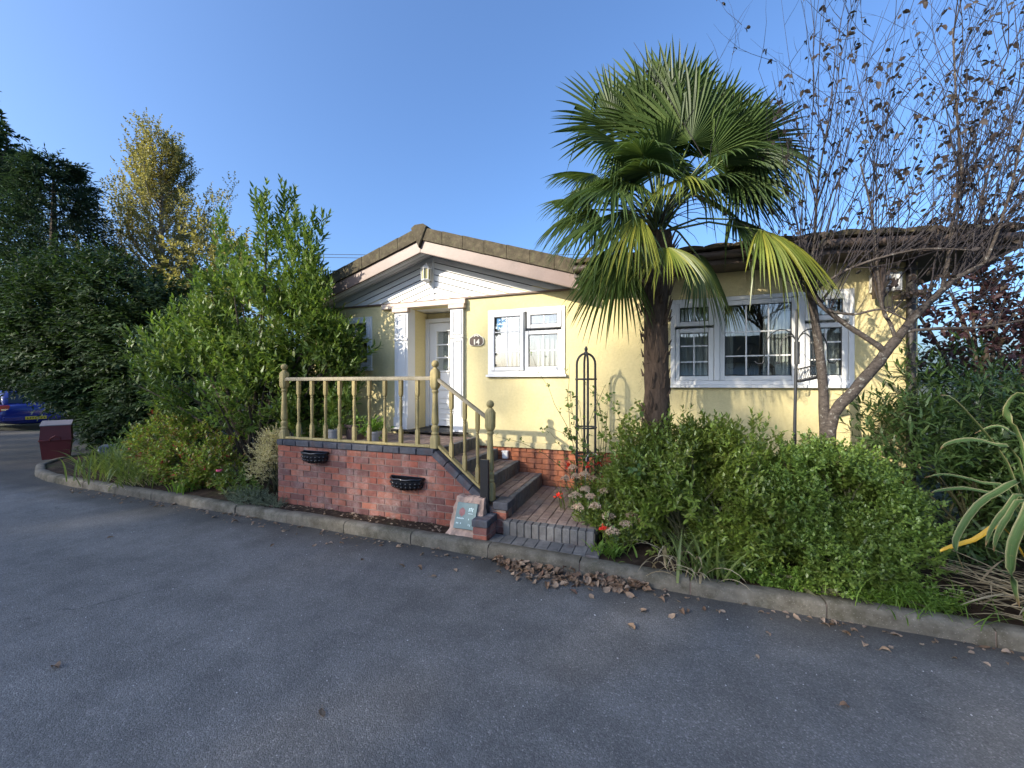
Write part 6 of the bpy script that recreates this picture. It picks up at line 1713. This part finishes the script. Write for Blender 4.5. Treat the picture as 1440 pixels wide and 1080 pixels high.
def conifer(label, base, H_, W, n, seed):
    rng = np.random.default_rng(seed); t = thing('conifer_tree', label, 'tree', base, 0, 'dark conifers far left')
    b = MB(); b.tube([(0, 0, 0), (0, 0, H_ * .6), (0, 0, H_ * .97)], [.3, .2, .03], 8); b.build('trunk', M['dark_bark'], t)
    q = rng.random(n) ** .8; a = rng.uniform(0, 6.28, n); lay = np.floor(q * 16) / 16 + rng.normal(0, .012, n)
    r = W * (1 - lay) ** .75 * rng.uniform(.35, 1.08, n) * (1 + .22 * np.sin(a * 3 + lay * 40))
    P = np.stack([r * np.cos(a), r * np.sin(a), H_ * (.10 + .90 * lay) - .12 * r], 1); D = unit(np.stack([np.cos(a), np.sin(a), np.full(n, .22)], 1) + rng.normal(0, .25, (n, 3)))
    V, T = sprays(P, D, 9, .85, .34, .06, rng, .8, 'rhomb', droop=.25); tri_mesh('crown', V, T, M['conifer_leaf'], t)
conifer('dark conifer with a ragged pointed top, nearer the yellowing tree', (-31.0, 11.6, -.2), 14.6, 4.6, 2600, 311)
conifer('dark conifer partly behind the other one, toward the left edge', (-37.2, 11.5, -.2), 15.6, 4.6, 2200, 312)
def broadleaf(name, label, base, H_, crown, N, leaf, mat, seed, trunk_r=.25, group=None, bark='dark_bark', gap=.25, lean=0, stems=22, nleaf=9, tl=.6, gs=.5, extra=None):
    return shrub(name, label, 'tree', base, crown, N, leaf, mat, seed, up=.35, out=.9, nleaf=nleaf, tl=tl, shell=.4, gap=gap, gscale=gs, stems=stems, stem_mat=bark, shape='rhomb', r0=trunk_r, lump=.25, group=group, extra=extra)
broadleaf('broadleaf_tree', 'dark leafy tree at the far left edge, taller than the conifers', (-44, 11.5, -.2), 17, [(-42.5, 11.5, 17.0, 2.6, 2.5, 3.0), (-40.6, 11.5, 18.0, 1.8, 1.5, 1.5), (-43, 11.5, 21.5, 1.7, 2, 1.6)], 900, (.42, .20), M['dark_leaf'], 321, .3, gap=.3)
# yellowing tree with steep branches
def steep_tree(label, base, H_, seed):
    rng = random.Random(seed); t = thing('poplar_tree', label, 'tree', base); Bv = Vector(base)
    b = MB(); b.tube([(0, 0, 0), (.2, 0, H_ * .5), (-.1, .1, H_ * .97)], [.34, .2, .03], 8); b.build('trunk', M['pale_bark'], t)
    b = MB(); P = []; D = []
    for i in range(120):
        q = rng.uniform(.16, .95); a = rng.uniform(0, 6.28); o = Vector((math.cos(a), math.sin(a), 0)); p = Vector((.15 * q, 0, H_ * q)); L = H_ * (.50 - .40 * q) * rng.uniform(.6, 1.15) * (1.3 if o.dot(IR) > .3 and q < .55 else .9)
        d = (o * 1.0 + Vector((0, 0, .35))).normalized(); pts = [p.copy()]
        for k in range(7):
            d = (d + Vector((rng.gauss(0, .1), rng.gauss(0, .1), .24))).normalized(); p = p + d * L / 7; pts.append(p.copy())
            if k > 0:
                for m_ in range(4): P.append(tuple(p + Vector((rng.gauss(0, .18), rng.gauss(0, .18), rng.gauss(0, .18))))); D.append(tuple(d + Vector((rng.gauss(0, .5), rng.gauss(0, .5), .2))))
        b.tube(pts, [.055 * (1 - .12 * k) for k in range(8)], 4, False)
    b.build('branches', M['pale_bark'], t)
    V, T = sprays(np.array(P), np.array(D), 11, .85, .17, .12, np.random.default_rng(seed), 1.1, 'rhomb', droop=.1); tri_mesh('crown', V, T, M['poplar_leaf'], t)
steep_tree('tall yellowing tree with steep branches rising above the dark hedge tree', (-30.6, 16.3, -.2), 17.6, 331)
broadleaf('broadleaf_tree', 'brownish green tree low behind the laurel and the yellowing tree', (-24.2, 15.5, -.2), 11, [(-24.5, 15.5, 7.5, 3.0, 2, 3.6), (-22.0, 15.5, 6, 2.4, 2, 3.2), (-28, 15.6, 6.5, 3, 2, 3.5)], 1500, (.30, .16), M['poplar_leaf'], 341, .2)
broadleaf('purple_tree', 'dark purple leaved tree beyond the right end of the house', (5.6, 9.0, .05), 4.5, [(4.7, 8.6, 3.2, .9, .8, .75), (5.8, 8.8, 3.0, 1.2, .9, .8), (6.9, 8.8, 3.3, 1.0, .9, .9), (5.2, 8.6, 2.3, 1.3, .8, .5)], 520, (.13, .075), M['purple_leaf'], 351, .05, nleaf=8, tl=.35, gap=.36, gs=1.0)
broadleaf('broadleaf_tree', 'low dark green tree filling the gap under the purple tree', (5.2, 10.5, .05), 3, [(4.4, 10.2, 1.4, 1.5, 1.0, 1.1), (6.8, 10.2, 1.6, 1.8, 1.0, 1.2), (9.0, 10.2, 1.7, 1.8, 1, 1.3)], 900, (.16, .06), M['dark_leaf'], 352, .05, nleaf=9, tl=.4, gs=1.0)
# overhead lines
for k, zz in enumerate((10.95, 10.72)):
    t = thing('overhead_line', ('upper' if k == 0 else 'lower') + ' thin overhead cable crossing the sky left of the roof ridge', 'cable', (-12.9, 25.0, zz), YAW)
    b = MB(); b.tube([(x, 0, .0009 * x * x) for x in range(-60, 26, 5)], .02, 5); b.build('cable', M['wire'], t)

# ------------------------------------------------------------------ across the road, behind the camera: white bungalow and a row of street trees
opp = thing('white_bungalow', 'white bungalow across the road, mirrored in the wide window', 'bungalow', (5.0, -9.5, 0))
ow = simple('white_render', (0.78, 0.78, 0.75), 0.85, 0.05, 2)
b = MB(); b.box(-5.5, 5.5, -3.2, 0, 0.02, 2.7); b.build('wall', ow, opp)
b = MB(); b.prism([(-3.6, 2.65), (.45, 2.65), (-1.6, 4.1)], -5.9, 5.9); b.v = [(y, x, z) for x, y, z in b.v]; b.build('roof', M['tile'], opp)
for xk in (-4, -1.2, 3.6):
    b = MB(); b.box(xk - .75, xk + .75, -.02, .03, 1.0, 2.2); wn_ = b.build('window', M['upvc'], opp)
    b = MB(); b.box(xk - .68, xk - .03, .031, .036, 1.07, 2.13); b.box(xk + .03, xk + .68, .031, .036, 1.07, 2.13); b.build('pane', M['car_glass'], wn_)
b = MB(); b.box(.8, 1.7, -.02, .03, .05, 2.1); b.build('door', M['brown_trim'], opp)
SG = 'tall trees beyond the road'
# a row of tall trees well behind the camera: they keep the low sun off the road and dapple the house
for i, (x, y, top, w_) in enumerate(((-20.5, -32, 19.6, 3.4), (-25.5, -31, 19.4, 3.6), (-30.5, -32.5, 19.3, 3.4), (-35.5, -31.5, 19.6, 3.8), (-40.5, -32, 19.8, 3.8), (-38.0, -33.5, 19.4, 3.2), (-46.0, -32, 20.5, 3.6), (-51.5, -31.5, 21.0, 3.6), (-33.2, -34, 19.6, 3.6), (-43.0, -34, 20.4, 3.6), (-48.5, -34, 21.0, 3.6),
        (-26.0, -36, 21.2, 3.6), (-31.0, -36.4, 21.0, 3.6), (-35.8, -36, 21.2, 3.6), (-40.6, -36.4, 21.4, 3.6), (-45.4, -36, 21.6, 3.6), (-50.5, -36.4, 22.2, 3.6))):
    rt_ = np.random.default_rng(600 + i); nt_ = 22
    tp_ = np.stack([x + rt_.normal(0, 2.2, nt_), y + rt_.normal(0, .9, nt_), rt_.uniform(top - .3, top + 2.4, nt_)], 1)
    broadleaf('tall_tree', 'tall leafy tree beyond the road behind the camera', (x, y, .02), top, [(x, y, 15.0, w_, 1.8, top - 15.0), (x + 1.2, y + .3, 11.0, w_ * .9, 1.8, 5.5), (x - 1.2, y - .3, 16.0, w_ * .8, 1.6, top - 16.2), (x, y, 5.5, w_ * .8, 1.5, 4.5)],
              1500, (.52, .34), M['street_leaf'], 400 + i, .22, SG, gap=.02, nleaf=8, tl=.9, gs=.4, extra=[(tp_, unit(rt_.normal(size=(nt_, 3)) + np.array([0, 0, .8])))])

# ------------------------------------------------------------------ dry leaves
lm_ = []
for k in range(6):
    rng = np.random.default_rng(500 + k); b = MB(); L = .075; N = 6; v = []
    cu, tw = rng.uniform(-.5, .7), rng.uniform(-.4, .4)
    for i in range(N + 1):
        q = i / N; w_ = .023 * math.sin(math.pi * min(1, q * .95 + .03)) ** .7 * (1 + .12 * math.sin(i * 2.7 + k)); z = .012 * math.sin(q * 3) * cu * 2
        for a in (-1, 0, 1): v.append((q * L - L / 2, a * w_, z + abs(a) * w_ * (.45 + cu * .5) + a * q * tw * .02 + rng.normal(0, .0012)))
    zmin = min(p[2] for p in v); v = [(x, y, z - zmin + .001) for x, y, z in v]
    b.add(v, [(i * 3 + c, i * 3 + c + 1, i * 3 + c + 4, i * 3 + c + 3) for i in range(N) for c in (0, 1)])
    b.tube([(-L / 2 - .028, .002, .002 - zmin), (-L / 2, 0, .001 - zmin)], .0011, 4, False)
    me = b.mesh('fallen_leaf'); lm_.append(me)
    t_ = NT('dry_leaf_%d' % k); r0 = t_.rnd()
    c = t_.ramp(r0, [(0, (.13, .075, .045)), (.35, (.22, .14, .085)), (.7, (.32, .225, .15)), (.9, (.26, .16, .09)), (1, (.18, .095, .06))]); t_.col(c); t_.set(.75, 0, .25); me.materials.append(t_.m)
rl = random.Random(12)
def leaf(x, y, z, sc, label, group, flat=.25):
    o = link('fallen_leaf', rl.choice(lm_)); o.location = (x, y, z); o.scale = (sc, sc * rl.uniform(.8, 1.25), sc)
    o.rotation_euler = (rl.gauss(0, flat), rl.gauss(0, flat), rl.uniform(0, 6.28)); return tag(o, label, 'fallen leaf', group)
for i in range(215):
    q = rl.random() ** .9; x = -1.42 + 1.40 * q; sp = .06 + .24 * math.sin(math.pi * min(1, q * 1.1) * .9)
    y = kerb_y(x) - .02 - abs(rl.gauss(0, .5)) * sp
    z = .004 + max(0, .055 - (kerb_y(x) - y) * .35) * rl.random()
    leaf(x, y, z, rl.uniform(.65, 1.15), 'dry brown leaf in the heap against the kerb by the steps', 'dry leaves heaped against the kerb', .30)
spots = [(155, 757), (383, 768), (442, 768), (350, 727), (590, 800), (640, 803), (752, 820), (888, 883), (960, 862), (990, 858), (1120, 870), (1190, 893), (1245, 917), (1080, 893), (1187, 995), (452, 1005), (905, 860), (565, 797), (480, 765), (510, 788),
         (130, 700), (170, 708), (420, 742), (300, 728), (330, 735), (700, 806), (1010, 862), (1215, 908), (1170, 880), (1395, 905), (1410, 910), (1385, 912), (78, 940), (245, 710), (275, 712), (560, 770), (1065, 925), (610, 812), (930, 845), (945, 868)]
for (px, py) in spots:
    u, v_ = (px - 720) / 545., (540 - py) / 545.; k = -1.7 / v_
    leaf((u * c_ - s_) * k, (u * s_ + c_) * k, .004, rl.uniform(.55, 1.0), 'single dry leaf lying loose on the asphalt', 'loose leaves on the road')
gb = MB()
for i in range(240):                    # grit and paint chips lying on the asphalt
    x = rl.uniform(-6, 2.6); y = rl.uniform(.9, 3.3); r0 = rl.uniform(.0025, .007); k = rl.randint(4, 6); a0 = rl.uniform(0, 6)
    gb.add([(x + math.cos(a0 + 6.283 * j / k) * r0 * rl.uniform(.6, 1.2), y + math.sin(a0 + 6.283 * j / k) * r0 * rl.uniform(.6, 1.2), .001) for j in range(k)] + [(x, y, .001 + r0 * .8)], [(j, (j + 1) % k, k) for j in range(k)])
tag(gb.build('grit', simple('pale_grit', (0.42, 0.41, 0.39), 0.9, 0.35, 9)), 'pale grit scattered over the asphalt', 'grit', None, 'stuff')
lv_, lt_, ln_ = [], [], 0
for i in range(420):                    # crumbs of leaf along the gutter and on the bare soil
    x = rl.uniform(-8.8, 2.4); y = kerb_y(x) - abs(rl.gauss(0, .10)) - .01; z = .004
    if i % 4 == 0: x = rl.uniform(-4.7, -2.1); y = rl.uniform(kerb_y(x) + .14, 3.84); z = .115
    if -1.8 < x < -.3 and z > .1: continue
    me = rl.choice(lm_); n0 = len(me.vertices); co = np.zeros(n0 * 3); me.vertices.foreach_get('co', co); co = co.reshape(-1, 3)
    sc = rl.uniform(.25, .65); mt = Matrix.Rotation(rl.uniform(0, 6.28), 3, 'Z') @ Matrix.Rotation(rl.gauss(0, .4), 3, 'X'); co = (np.array(mt) @ (co * sc).T).T; co[:, 2] -= co[:, 2].min()
    me.calc_loop_triangles(); tt_ = np.zeros(len(me.loop_triangles) * 3, dtype=np.int32); me.loop_triangles.foreach_get('vertices', tt_)
    lv_.append(co + np.array([x, y, z])); lt_.append(tt_.reshape(-1, 3) + ln_); ln_ += n0
tag(tri_mesh('leaf_litter', np.concatenate(lv_), np.concatenate(lt_), M['litter']), 'crumbs of dry leaf scattered along the kerb and on the bare soil', 'leaf litter', None, 'stuff')
